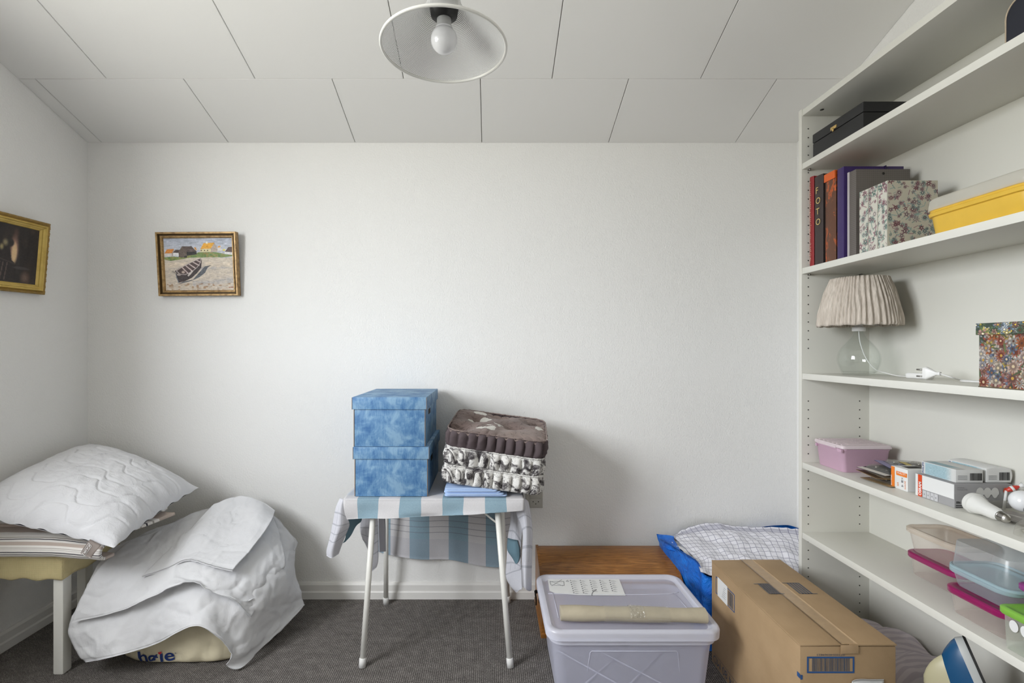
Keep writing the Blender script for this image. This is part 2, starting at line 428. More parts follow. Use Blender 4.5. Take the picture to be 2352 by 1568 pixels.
# ceiling: sloping backing with panels below it, joints open
sl = Vector((0, -1, .335)).normalized(); nn = Vector((0, -.335, -1)).normalized()
bm = B()
def slope_slab(bm, x0, x1, y0, y1, t0, t1, bev=0):
    c = [(x0, y0), (x1, y0), (x1, y1), (x0, y1)]
    a = [bm.verts.new(Vector((x, y, ceil_z(y)))-nn*t0) for x, y in c]; b = [bm.verts.new(Vector((x, y, ceil_z(y)))-nn*t1) for x, y in c]
    fs = [bm.faces.new(a[::-1]), bm.faces.new(b)]
    for i in range(4): fs.append(bm.faces.new((a[i], a[(i+1) % 4], b[(i+1) % 4], b[i])))
    if bev: bmesh.ops.bevel(bm, geom=list({e for e in fs[0].edges}), offset=bev, segments=2, affect='EDGES')
slope_slab(bm, XL-.1, XR+.1, YF-.15, YB+.12, .012, .1); bmesh.ops.recalc_face_normals(bm, faces=bm.faces[:])
ceiling = structure(finish('ceiling', bm, M['ceilback'], None, False))
rows = [(1.907, YB, -1.191), (.80, 1.907, -.913), (-.31, .80, -1.191), (-1.42, -.31, -.913), (YF, -1.42, -1.191)]
for y0, y1, off in rows:
    xs = [XL]+[off+.5755*k for k in range(-2, 6) if XL+.03 < off+.5755*k < XR-.03]+[XR]
    for a, b in zip(xs, xs[1:]):
        bm = B(); g = .0013; h = .0003
        slope_slab(bm, a+(g if a > XL else 0), b-(g if b < XR else 0), y0+h, y1-h, 0, .012, .0012)
        bmesh.ops.recalc_face_normals(bm, faces=bm.faces[:]); finish('ceiling_panel', bm, M['ceil'], ceiling, False)
# baseboards
def baseboard(name, p0, p1, inward):
    bm = B(); prof = [(0, 0), (.016, 0), (.016, .030), (.012, .036), (.012, .062), (.006, .072), (0, .072)]
    p0 = Vector(p0); p1 = Vector(p1); n = Vector(inward); r = [[bm.verts.new(p+n*a+Vector((0, 0, z))) for a, z in prof] for p in (p0, p1)]
    for i in range(len(prof)): j = (i+1) % len(prof); bm.faces.new((r[0][i], r[0][j], r[1][j], r[1][i]))
    bm.faces.new(r[0][::-1]); bm.faces.new(r[1]); bmesh.ops.recalc_face_normals(bm, faces=bm.faces[:])
    return structure(finish(name, bm, M['trim'], None, True, 30))
baseboard('baseboard_back', (XL, YB, 0), (XR, YB, 0), (0, -1, 0))
baseboard('baseboard_left', (XL, YF, 0), (XL, YB-.016, 0), (1, 0, 0))
baseboard('baseboard_right', (XR, 1.83, 0), (XR, YB-.016, 0), (-1, 0, 0))

# ================================================================== BOOKCASE
FX, BX, PY, NY = 1.134, 1.380, 1.794, 1.012   # front edge, back panel, inner faces of far and near side
bc = thing('bookcase', 'tall white open bookcase with crowded shelves along the right wall', 'bookcase', ((FX+BX)/2, (PY+NY)/2, 0))
boxo('side_panel', FX, BX+.006, PY, PY+.018, 0, 2.004, M['shelf'], bc, .0008)
boxo('side_panel', FX, BX+.006, NY-.018, NY, 0, 2.004, M['shelf'], bc, .0008)
boxo('back_panel', BX, BX+.006, NY, PY, .03, 2.0, M['shelf'], bc, .0003)
SHZ = [2.0, 1.805, 1.424, 1.041, .717, .462, .095]
for z in SHZ: boxo('shelf', FX+.002, BX, NY+.0005, PY-.0005, z-.0215, z, M['shelf'], bc, .0008)
boxo('plinth', FX+.02, FX+.036, NY, PY, 0, .073, M['shelf'], bc, .0008)
bm = B()
for col, x in enumerate((1.158, 1.345)):
    for k in range(58):
        z = .14+.032*k
        if any(-.03 < z-s < .012 for s in SHZ) or z > 1.95 or abs(z-1.041) < .072 or (col and z > .95): continue
        ring = [bm.verts.new((x+.0024*cos(2*pi*j/8), PY-.0006, z+.0024*sin(2*pi*j/8))) for j in range(8)]; bm.faces.new(ring)
o = finish('shelf_pin_hole', bm, M['hole'], bc, False); o['kind'] = 'stuff'
for z in (1.805, 1.424):
    for x in (1.158, 1.345):
        bm = B(); tube(bm, [(x, PY, z-.0245), (x, PY-.012, z-.0245)], .0028, 8); finish('shelf_pin', bm, M['steel'], bc)
bm = B(); lathe(bm, [(0, 0), (.006, 0), (.006, .001), (0, .001)], (1.175, 1.745, 2.0-.0228), 16); finish('screw_cover', bm, M['hole'], bc)

# ================================================================== PENDANT LAMP
LX, LY, LZ = -.107, 1.13, 1.820
pl = thing('pendant_lamp', 'white perforated metal pendant lamp with bulb hanging from the ceiling', 'lamp', (LX, LY, LZ))
m = NT('perforated_white_metal'); uvn = m.coord('UV'); sp = m.n('ShaderNodeSeparateXYZ'); m.l(uvn, sp.inputs[0])
row_ = m.math('MULTIPLY', sp.outputs[1], 1/.0033); r_ = m.math('FLOOR', row_); odd = m.math('MULTIPLY', m.math('MODULO', r_, 2), .5)
cu_ = m.math('FRACT', m.math('ADD', m.math('MULTIPLY', sp.outputs[0], 190), odd)); cv = m.math('FRACT', row_)
d = m.math('SQRT', m.math('ADD', m.math('POWER', m.math('SUBTRACT', cu_, .5), 2), m.math('POWER', m.math('SUBTRACT', cv, .5), 2)))
hole = m.math('LESS_THAN', d, .32); m.base((.66, .66, .65, 1)); m.b.inputs['Roughness'].default_value = .45
tr = m.n('ShaderNodeBsdfTransparent'); mx = m.n('ShaderNodeMixShader'); m.l(hole, mx.inputs[0]); m.l(m.b.outputs[0], mx.inputs[1]); m.l(tr.outputs[0], mx.inputs[2]); m.l(mx.outputs[0], m.out.inputs[0])
prof = [(.1425, 0), (.132, .010), (.119, .020), (.105, .031), (.090, .043), (.075, .056), (.060, .070), (.048, .083), (.040, .098), (.036, .115), (.034, .14)]
bm = B(); lathe(bm, prof, (LX, LY, LZ), 96, True); finish('lamp_shade', bm, m.m, pl)
bm = B(); ring = []
pts = [(.1425+.0035*cos(a), .0+.0035*sin(a)) for a in np.linspace(0, 2*pi, 9)]; lathe(bm, [(r, z) for r, z in pts], (LX, LY, LZ), 96); finish('shade_rim', bm, M['enamel'], pl)
bm = B(); lathe(bm, [(0, .14), (.036, .14), (.036, .165), (.012, .19), (0, .19)], (LX, LY, LZ), 32); finish('shade_cap', bm, M['enamel'], pl)
M['black'] = mat('black_plastic', (.012, .012, .012, 1), .45)
bm = B(); lathe(bm, [(0, .066), (.018, .066), (.020, .07), (.030, .074), (.033, .09), (.030, .135), (0, .135)], (LX, LY, LZ), 32); finish('lamp_socket', bm, M['black'], pl)
bm = B(); lathe(bm, [(0, .070), (.0165, .070), (.0165, .055), (.020, .046), (.0205, .044)], (LX, LY, LZ), 32)
bulb = finish('bulb', bm, mat('grey_bulb_collar', (.50, .50, .49, 1), .5), pl)
bm = B(); gp = [(.0205, .0445)]+[(.0305*sin(a), .019+.0305*cos(a)) for a in np.linspace(.74, pi, 22)]; lathe(bm, gp, (LX, LY, LZ), 40)
finish('bulb_globe', bm, mat('opal_glass', (.78, .78, .79, 1), .18, coat=.5), bulb)
bm = B(); tube(bm, [(LX, LY, LZ+.185), (LX, LY, ceil_z(LY)-.03)], .0028, 8); finish('lamp_cord', bm, M['whiteplastic'], pl)
bm = B(); lathe(bm, [(0, -.045), (.03, -.045), (.048, -.03), (.05, .02), (0, .02)], (LX, LY, ceil_z(LY)), 32); finish('ceiling_rose', bm, M['whiteplastic'], pl)

# ================================================================== PAINTINGS
def frame_part(name, w, h, prof, m, parent, mtx, ornament=0):
    """mitred moulding: prof = (inset from outer edge, height above wall)"""
    bm = B(); rings = []
    N = 60 if ornament else 1
    for a, z in prof:
        ring = []
        cs = [(-w/2+a, -h/2+a), (w/2-a, -h/2+a), (w/2-a, h/2-a), (-w/2+a, h/2-a)]
        for k in range(4):
            p, q = cs[k], cs[(k+1) % 4]
            for i in range(N):
                t = i/N; x = p[0]+(q[0]-p[0])*t; y = p[1]+(q[1]-p[1])*t; zz = z
                if ornament and z > .008 and a < .016: zz += ornament*(sin(t*N*1.25)*.6+sin(t*N*2.9+a*600)*.6)
                ring.append(bm.verts.new((x, y, zz)))
        rings.append(ring)
    n = len(rings[0])
    for i in range(len(rings)-1):
        for j in range(n): bm.faces.new((rings[i][j], rings[i][(j+1) % n], rings[i+1][(j+1) % n], rings[i+1][j]))
    bmesh.ops.recalc_face_normals(bm, faces=bm.faces[:]); bm.transform(mtx)
    return finish(name, bm, m, parent, bool(ornament), 40)
# boat painting on the back wall
c = Canvas(360, 276, (170, 176, 190))
def cb(x, y): return ((x-415)/1095., (y-345)/845.)
c.put(np.clip((c.Y-.0)/.28, 0, 1)*.55, (206, 206, 210)); c.noise(.035, 12, 40, 3)
sand = c.Y > .35+.03*np.sin(c.X*9); c.put(sand, (200, 188, 172)); 
nz = c.noise(.0, 26, 40, 5); c.put((sand & (c.Y > .45))*np.clip(nz*.25+.1, 0, .5), (170, 160, 152)); c.put((sand & (c.Y > .55) & (c.X > .4))*np.clip(.5+nz*.2, 0, .6)*np.clip(np.sin(c.Y*22+c.X*3), 0, 1), (160, 158, 162))
c.put((c.Y > .86)*np.clip(c.noise(0, 30, 40, 8)*.5, 0, .7), (150, 112, 78)); c.put((c.Y > .46)*(c.Y < .56)*np.clip(c.noise(0, 14, 12, 9)*.4+.2, 0, .6), (222, 206, 184))
grass = [cb(415, 655), cb(560, 640), cb(660, 650), cb(930, 600), cb(960, 575), cb(1240, 575), cb(1400, 610), cb(1500, 620), cb(1510, 640), cb(1350, 660), cb(1150, 655), cb(1000, 660), cb(830, 660), cb(640, 695), cb(520, 710), cb(430, 690)]
c.poly(grass, (118, 138, 78)); n_ = c.noise(0, 40, 40, 4); msk = (c.a[..., 1] > c.a[..., 0]+.04); c.put(msk*np.clip(n_*.4+.1, 0, .7), (158, 132, 78)); c.put(msk*np.clip(-n_*.4, 0, .6), (78, 110, 58))
def house(roof, wall, gab, cr_, cw, cg):
    if wall: c.poly([cb(*p) for p in wall], cw)
    if gab: c.poly([cb(*p) for p in gab], cg)
    if roof: c.poly([cb(*p) for p in roof], cr_)
house([(430, 590), (470, 525), (580, 520), (545, 590)], [(425, 590), (545, 590), (540, 640), (425, 640)], [(545, 590), (580, 520), (585, 600), (540, 640)], (206, 130, 52), (206, 198, 194), (170, 155, 145))
house([(565, 580), (600, 535), (690, 535), (650, 585)], [(565, 580), (655, 585), (650, 630), (565, 625)], None, (78, 64, 62), (224, 222, 222), 0)
house([(710, 480), (860, 478), (940, 565), (780, 570)], [(780, 570), (940, 565), (938, 610), (780, 630)], [(650, 650), (655, 560), (710, 480), (780, 570), (782, 655), (700, 660)], (88, 74, 70), (38, 34, 34), (98, 84, 76))
c.poly([cb(730, 635), cb(780, 625), cb(780, 660), cb(740, 662)], (45, 38, 36))
house([(895, 500), (930, 498), (945, 545), (925, 545)], None, None, (206, 150, 80), 0, 0)
house([(1000, 525), (1055, 430), (1225, 425), (1165, 520)], [(995, 525), (1165, 525), (1160, 570), (995, 572)], [(1165, 525), (1225, 425), (1268, 520), (1265, 572), (1160, 572)], (226, 164, 48), (214, 202, 156), (178, 162, 148))
c.poly([cb(1090, 440), cb(1092, 405), cb(1122, 405), cb(1120, 440)], (230, 228, 216))
for x in (1013, 1065, 1112): c.blob(*cb(x, 548), .011, .014, (80, 60, 48))
house([(1268, 500), (1290, 475), (1330, 480), (1300, 505)], [(1270, 510), (1300, 495), (1338, 520), (1338, 555), (1270, 560)], None, (226, 160, 70), (206, 200, 196), 0)
house([(1345, 550), (1360, 530), (1395, 530), (1385, 558)], None, None, (222, 206, 80), 0, 0)
house([(1385, 570), (1445, 495), (1520, 490), (1520, 580)], [(1380, 572), (1520, 580), (1520, 615), (1382, 605)], None, (84, 66, 62), (220, 218, 216), 0)
c.poly([cb(*p) for p in ((620, 1085), (700, 1045), (860, 1010), (1000, 860), (1060, 800), (1165, 782), (1100, 820), (1060, 900), (960, 975), (820, 1035))], (84, 88, 94))
hull = [(585, 905), (600, 1000), (625, 1058), (720, 1040), (840, 985), (930, 905), (1000, 820), (1012, 720), (1000, 665), (940, 690), (820, 745), (640, 835), (580, 870)]
c.poly([cb(*p) for p in hull], (58, 48, 48))
inn = [(600, 870), (700, 808), (820, 750), (930, 695), (998, 672), (990, 740), (930, 820), (840, 890), (740, 930), (660, 925)]
c.poly([cb(*p) for p in inn], (74, 58, 56))
for p, q in (((690, 810), (780, 905)), ((745, 780), (850, 870)), ((800, 755), (905, 830)), ((870, 730), (965, 785)), ((930, 700), (990, 735))): c.line(cb(*p), cb(*q), .008, (190, 172, 168))
for p, q in zip(inn, inn[1:]+inn[:1]): c.line(cb(*p), cb(*q), .0045, (176, 164, 160))
c.line(cb(790, 945), cb(850, 880), .013, (196, 186, 180)); c.blob(*cb(710, 890), .028, .03, (170, 152, 140)); c.blob(*cb(640, 930), .035, .03, (150, 138, 132)); c.line(cb(545, 880), cb(590, 905), .012, (150, 140, 130))
c.line(cb(590, 930), cb(625, 1055), .005, (120, 126, 134)); c.line(cb(1425, 1140), cb(1495, 1135), .006, (150, 95, 70))
c.noise(.022, 90, 90, 11); c.noise(.03, 30, 70, 12)
bp = thing('boat_painting', 'gold framed painting of a rowing boat on a beach, on the back wall', 'painting')
w_, h_ = .358, .283; pc = P(455, 606, YB-.028)
lean = radians(4.2); mt = Matrix.Translation((pc.x, YB-.004-.5*h_*sin(lean), pc.z)) @ Matrix.Rotation(radians(-.4), 4, 'Y') @ Matrix.Rotation(pi/2+lean, 4, 'X')
bp.location = (pc.x, YB-.01, pc.z-h_/2)
m = NT('aged_gilt_wood'); m.base(m.ramp(m.noise(m.coord(), 60, 4), [(.3, rgb(120, 92, 54)), (.6, rgb(172, 140, 92))])); m.b.inputs['Roughness'].default_value = .42; m.b.inputs['Metallic'].default_value = .35; M['gilt'] = m.m
M['giltdark'] = mat('dark_frame_groove', rgb(78, 58, 26), .5, .2)
frame_part('frame', w_, h_, [(0, 0), (0, .024), (.0015, .026), (.006, .026), (.0075, .024), (.0085, .024)], M['gilt'], bp, mt)
frame_part('frame_groove', w_, h_, [(.0085, .024), (.012, .014), (.0145, .014), (.0155, .017)], M['giltdark'], bp, mt)
frame_part('frame_liner', w_, h_, [(.0155, .017), (.018, .018), (.0195, .0165), (.022, .0165), (.024, .013), (.026, .009)], M['gilt'], bp, mt)
ov = mt @ Vector((-w_/2+.024, -h_/2+.024, .0085)); R3 = mt.to_3x3()
printed(bp, 'canvas', c.img(), ov, R3 @ Vector((1, 0, 0)), R3 @ Vector((0, 1, 0)), w_-.048, h_-.048, vcol_mat('oil_paint', .5, .4, .3, 500), 0)
# dark figure painting on the left wall
c = Canvas(120, 130, (38, 33, 32))
c.noise(.018, 20, 4, 2); c.put(np.clip(c.noise(0, 16, 4, 21)*.3, 0, .4), (84, 62, 50))
fx = lambda x: .38+(x-0)/525.*.60
fy = lambda y: (y-285)/925.
def fp(pts): return [(fx(x), fy(y)) for x, y in pts]
c.blob(fx(225), fy(680), .075, .28, (190, 146, 126), .95, .6); c.blob(fx(228), fy(740), .05, .22, (222, 192, 146), .95, .5); c.blob(fx(240), fy(440), .05, .16, (110, 84, 74), .6, .8)
c.poly(fp([(50, 700), (120, 640), (170, 660), (200, 850), (245, 900), (240, 1180), (-60, 1180), (-20, 950), (40, 850)]), (42, 36, 36))
c.blob(fx(160), fy(580), .075, .085, (46, 42, 40)); c.blob(fx(110), fy(590), .05, .08, (150, 138, 104), .85, .7); c.blob(fx(70), fy(665), .035, .07, (176, 162, 112), .85, .7)
for x in (20, 60, 100, 150): c.line((fx(x), fy(900)), (fx(x-25), fy(1170)), .007, (104, 88, 82), .8)
c.line((fx(60), fy(850)), (fx(235), fy(900)), .012, (64, 56, 54)); c.blob(fx(385), fy(1110), .09, .14, (140, 112, 96), .7, .8); c.blob(fx(330), fy(960), .14, .03, (70, 66, 66), .8)
c.blob(.12, .45, .1, .5, (84, 64, 50), .5, .9); c.noise(.012, 60, 60, 12)
wp = thing('figure_painting', 'ornate gold framed dark painting of a standing woman, on the left wall', 'painting')
w2, h2 = .34, .288; yc = 1.995-w2/2; zc = 1.490; lean = radians(6)
mt = Matrix.Translation((XL+.004+.5*h2*sin(lean), yc, zc)) @ Matrix.Rotation(radians(1.3), 4, 'X') @ Matrix.Rotation(pi/2, 4, 'Z') @ Matrix.Rotation(pi/2+lean, 4, 'X')
wp.location = (XL+.01, yc, zc-h2/2)
m = NT('bright_gilt'); m.base(m.ramp(m.noise(m.coord(), 30, 2), [(.3, rgb(188, 158, 80)), (.6, rgb(206, 178, 98))])); m.b.inputs['Roughness'].default_value = .32; m.b.inputs['Metallic'].default_value = .55; m.b.inputs['Metallic'].default_value = .4; M['gilt2'] = m.m
M['giltorn'] = mat('carved_gilt', rgb(150, 120, 58), .45, .3, var=.25, vs=400)
frame_part('carved_border', w2, h2, [(0, 0), (0, .016), (.003, .020), (.007, .022), (.011, .019), (.013, .018)], M['giltorn'], wp, mt, .0016)
frame_part('frame', w2, h2, [(.013, .018), (.016, .024), (.021, .024), (.023, .020), (.029, .017), (.030, .014), (.034, .012), (.037, .008)], M['gilt2'], wp, mt)
R3 = mt.to_3x3(); ov = mt @ Vector((-w2/2+.035, -h2/2+.035, .0085))
printed(wp, 'canvas', c.img(), ov, R3 @ Vector((1, 0, 0)), R3 @ Vector((0, 1, 0)), w2-.07, h2-.07, vcol_mat('dark_oil_paint', .45, .5, .3, 500), 0)

# ================================================================== WALL SOCKET
ws = thing('wall_socket', 'grey double wall socket behind the cushions', 'socket', P(1229, 1142, YB))
x0, x1 = P(1208, 0, YB).x, P(1246, 0, YB).x; z1, z0 = P(0, 1118, YB).z, P(0, 1165, YB).z
M['socket'] = mat('grey_beige_plastic', (.42, .405, .36, 1), .45)
boxo('face_plate', x0, x1, YB-.008, YB-.0005, z0, z1, M['socket'], ws, .0015)
for k, (za, zb) in enumerate(((z0+.004, z0+.043), (z0+.047, z1-.004))):
    boxo('socket_insert', x0+.018, x1-.006, YB-.0105, YB-.0075, za, zb, M['socket'], ws, .001)
    bm = B()
    for dx, dz in ((-.012, .006), (.012, .006), (0, -.004)):
        cx_ = (x0+x1)/2+.006+dx; cz = (za+zb)/2+dz; bm.faces.new([bm.verts.new((cx_+.0025*cos(2*pi*j/8), YB-.0112, cz+.0025*sin(2*pi*j/8))) for j in range(8)])
    finish('socket_hole', bm, M['hole'], ws, False)['kind'] = 'stuff'

# ================================================================== FOLDING TABLE + CLOTH
TZ = .583; TX0, TX1, TY0, TY1 = -.535, .118, 1.812, 2.195
tb = thing('folding_table', 'small folding table with white steel tube legs under the checked cloth', 'table', ((TX0+TX1)/2, (TY0+TY1)/2, 0))
boxo('table_top', TX0, TX1, TY0, TY1, TZ-.022, TZ-.003, M['enamel'], tb, .006)
feet = [((-.456, 1.747), (-.435, 1.835)), ((.070, 1.747), (.022, 1.835)), ((-.464, 2.180), (-.452, 2.13)), ((.078, 2.195), (.040, 2.13))]
for (fx_, fy_), (tx, ty) in feet:
    a = Vector((fx_, fy_, .0)); b = Vector((tx, ty, TZ-.022)); d_ = (b-a).normalized()
    bm = B(); tube(bm, [a+d_*.012, b], .0105, 16); lg = finish('leg', bm, M['enamel'], tb)
    bm = B(); tube(bm, [a+Vector((0, 0, .001)), a+d_*.03, a+d_*.032], [.0125, .0125, .0108], 16); finish('foot_cap', bm, M['whiteplastic'], lg)
for (p, q) in (((-.43, 1.82, .505), (-.33, 1.86, TZ-.02)), ((.03, 1.82, .48), (-.09, 1.86, TZ-.02)), ((-.45, 2.12, .50), (-.35, 2.1, TZ-.02)), ((.04, 2.12, .50), (-.07, 2.1, TZ-.02))):
    bm = B(); tube(bm, [p, q], .0035, 8); finish('brace', bm, M['enamel'], tb)
# cloth pattern: broad blue/white bands along u, fine cross lines where v is high
m = NT('checked_cotton'); uvc = m.coord('UV'); sp = m.n('ShaderNodeSeparateXYZ'); m.l(uvc, sp.inputs[0]); U, V_ = sp.outputs[0], sp.outputs[1]
fu = m.math('FRACT', m.math('DIVIDE', m.math('ADD', U, 1.56+.489), .156)); band = m.math('LESS_THAN', fu, .5)
wv = m.noise(m.coord(scale=(1, 1, 1)), 900, 2)
white = m.ramp(wv, [(.3, rgb(186, 184, 186)), (.7, rgb(206, 204, 205))]); blue = m.ramp(wv, [(.3, rgb(118, 144, 158)), (.7, rgb(146, 168, 180))])
colr = m.mix(band, white, blue)
fl_ = m.math('FRACT', m.math('DIVIDE', V_, .017)); ln = m.math('LESS_THAN', fl_, .13)
zone = m.math('MULTIPLY', m.math('GREATER_THAN', V_, .30), m.math('LESS_THAN', V_, .42))
colr = m.mix(m.math('MULTIPLY', m.math('MULTIPLY', ln, zone), .55), colr, rgb(110, 110, 118))
z2 = m.math('GREATER_THAN', V_, .43); colr = m.mix(m.math('MULTIPLY', z2, .22), colr, rgb(150, 150, 165))
z3 = m.math('LESS_THAN', V_, -.10); colr = m.mix(m.math('MULTIPLY', z3, .3), colr, rgb(160, 175, 190))
m.base(colr); m.b.inputs['Roughness'].default_value = .9; m.b.inputs['Specular IOR Level'].default_value = .1; m.b.inputs['Subsurface Weight'].default_value = 0
m.l(m.bump(wv, .25, .0006), m.b.inputs['Normal']); M['check'] = m.m
tcl = thing('tablecloth', 'blue and white checked tablecloth draped over the folding table', 'tablecloth', ((TX0+TX1)/2, (TY0+TY1)/2, TZ))
bm = B()
def wr(a, s): return lambda u, v, p: a*fbm(p, s, 2)
L_, R_ = TX0-.005, TX1+.005; zt = TZ-.001
xs9 = list(np.linspace(L_, R_, 9)); YFc = TY0-.006
def X9(px, y): return (px-CX)/FPX*y
rows_ = [[(x, TY1+.004, zt) for x in xs9], [(x, 2.05, zt) for x in xs9], [(x, 1.92, zt) for x in xs9], [(x, YFc+.012, zt) for x in xs9], [(x, YFc-.004, zt-.012) for x in xs9],
         [(x+.003*sin(k*2.1), YFc-.010+.006*sin(k*1.7), zt-.045) for k, x in enumerate(xs9)],
         [(x+(.012 if k == 0 else 0)-(.028 if k == 8 else 0), YFc-.012+.008*sin(k*1.7+1), P(0, [1194, 1191, 1189, 1187, 1186, 1183, 1179, 1174, 1164][k], YFc-.012).z) for k, x in enumerate(xs9)]]
patch(bm, rows_, 80, 46, (L_, R_, -.25, .08), wr(.0012, 14), .0012)
finish('cloth_top', bm, M['check'], tcl)
# back drop
bm = B(); yb = TY1+.006
bx = [850, 890, 960, 1030, 1100, 1155, 1195]; by = [1262, 1274, 1284, 1288, 1298, 1303, 1290]
def ux(px): return -.333+(px-950)/(1095-950)*.312
rows_ = [[P(px, 0, yb).xy.to_3d()+Vector((0, 0, zt)) for px in bx], [Vector((P(px, 0, yb).x, yb+.006, zt-.02)) for px in bx]]
for t in (.35, .7, 1):
    rows_.append([Vector((P(px, 0, yb).x, yb+.005+.009*sin(i*2.3+t), zt-.02+(P(0, by[i], yb).z-zt+.02)*t)) for i, px in enumerate(bx)])
patch(bm, rows_, 60, 34, (ux(850), ux(1195), .16, .50), wr(.0012, 12), .0012)
finish('cloth_fall', bm, M['check'], tcl)
# left fall: a folded corner hanging outside the table
def drape(cols, uvr, nu=28, nv=30, th=.0012):
    bm = B(); patch(bm, cols, nu, nv, uvr, wr(.001, 16), th); return finish('cloth_fall', bm, M['check'], tcl)
m = NT('lined_cotton'); uvc = m.coord('UV'); sp = m.n('ShaderNodeSeparateXYZ'); m.l(uvc, sp.inputs[0]); U, V_ = sp.outputs[0], sp.outputs[1]
def lines(o, per, w, lo, hi): return m.math('MULTIPLY', m.math('LESS_THAN', m.math('FRACT', m.math('DIVIDE', o, per)), w), m.math('MULTIPLY', m.math('GREATER_THAN', o, lo), m.math('LESS_THAN', o, hi)))
lv = lines(V_, .125, .14, .2, .72); lu = lines(U, .3, .08, .25, .9)
wv = m.noise(m.coord(), 900, 2); base_ = m.ramp(wv, [(.3, rgb(186, 186, 193)), (.7, rgb(206, 206, 212))])
c1 = m.mix(m.math('MULTIPLY', m.math('MAXIMUM', lv, m.math('MULTIPLY', lu, m.math('LESS_THAN', V_, .6))), .42), base_, rgb(120, 122, 134))
m.base(c1); m.b.inputs['Roughness'].default_value = .9; m.b.inputs['Specular IOR Level'].default_value = .1; m.l(m.bump(wv, .25, .0006), m.b.inputs['Normal']); M['lined'] = m.m
def fall(rows_, mt_, nu=24, nv=30):
    bm = B(); patch(bm, [[P(*q) for q in r] for r in rows_], nu, nv, (0, 1, 0, 1), wr(.001, 16), .0012); return finish('cloth_fall', bm, mt_, tcl)
fall([[(781, 1143, 1.815), (787, 1145, 1.806), (792, 1150, 1.803)], [(771, 1165, 1.81), (782, 1168, 1.79), (795, 1180, 1.80)], [(763, 1205, 1.81), (778, 1210, 1.785), (803, 1203, 1.81)],
      [(757, 1235, 1.81), (770, 1240, 1.785), (797, 1222, 1.82)], [(750, 1262, 1.81), (763, 1266, 1.79), (787, 1246, 1.82)], [(750, 1276, 1.81), (762, 1281, 1.795), (778, 1272, 1.82)]], M['lined'])
M['bluecloth'] = mat('slate_blue_cotton', rgb(100, 126, 138), .9, spec=.1, bump=.2, bs=800)
M['greycloth'] = mat('grey_cotton', rgb(178, 178, 184), .9, spec=.1, bump=.2, bs=800)
fall([[(792, 1160, 1.83), (815, 1165, 1.85), (832, 1168, 1.87)], [(795, 1200, 1.83), (812, 1198, 1.86), (830, 1196, 1.88)], [(794, 1232, 1.84), (808, 1225, 1.86), (815, 1208, 1.88)], [(788, 1247, 1.84), (794, 1243, 1.85), (795, 1238, 1.86)]], M['bluecloth'], 14, 18)
fall([[(832, 1165, 1.90), (850, 1165, 1.91), (866, 1165, 1.92)], [(827, 1210, 1.90), (848, 1210, 1.905), (868, 1205, 1.92)], [(832, 1236, 1.90), (850, 1250, 1.905), (869, 1240, 1.92)], [(843, 1252, 1.90), (852, 1290, 1.905), (869, 1285, 1.92)], [(849, 1300, 1.91), (853, 1312, 1.91), (865, 1303, 1.92)]], M['lined'], 16, 24)
fall([[(868, 1165, 2.05), (884, 1165, 2.08)], [(869, 1210, 2.05), (886, 1210, 2.08)], [(870, 1240, 2.05), (886, 1240, 2.08)], [(871, 1267, 2.05), (886, 1266, 2.08)]], M['greycloth'], 8, 14)
# right fall: several folds outside the right edge
fall([[(1180, 1150, 1.83), (1200, 1143, 1.815), (1208, 1146, 1.83), (1214, 1152, 1.86)], [(1186, 1180, 1.84), (1204, 1172, 1.82), (1216, 1180, 1.84), (1221, 1190, 1.87)], [(1200, 1220, 1.85), (1208, 1215, 1.825), (1219, 1215, 1.84), (1223, 1222, 1.87)],
      [(1198, 1290, 1.85), (1206, 1290, 1.83), (1216, 1290, 1.84), (1222, 1290, 1.87)], [(1198, 1340, 1.85), (1206, 1345, 1.83), (1214, 1350, 1.84), (1221, 1350, 1.86)], [(1199, 1347, 1.85), (1208, 1352, 1.83), (1216, 1356, 1.84), (1220, 1354, 1.86)]], M['lined'])
fall([[(1172, 1165, 1.90), (1185, 1168, 1.88), (1200, 1180, 1.87)], [(1172, 1200, 1.92), (1184, 1200, 1.90), (1199, 1215, 1.87)], [(1166, 1235, 1.94), (1180, 1240, 1.91), (1196, 1265, 1.88)], [(1163, 1290, 1.95), (1180, 1290, 1.92), (1197, 1300, 1.88)],
      [(1162, 1325, 1.95), (1178, 1318, 1.93), (1198, 1310, 1.89)], [(1172, 1345, 1.95), (1184, 1350, 1.93), (1199, 1348, 1.89)], [(1185, 1360, 1.95), (1189, 1359, 1.93), (1194, 1353, 1.90)]], M['lined'], 18, 30)
fall([[(1166, 1235, 1.93), (1176, 1238, 1.90), (1188, 1240, 1.885)], [(1165, 1262, 1.93), (1178, 1268, 1.90), (1193, 1262, 1.875)], [(1176, 1280, 1.92), (1184, 1284, 1.90), (1193, 1280, 1.88)], [(1184, 1294, 1.91), (1187, 1294, 1.90), (1190, 1290, 1.89)]], M['bluecloth'], 12, 14)

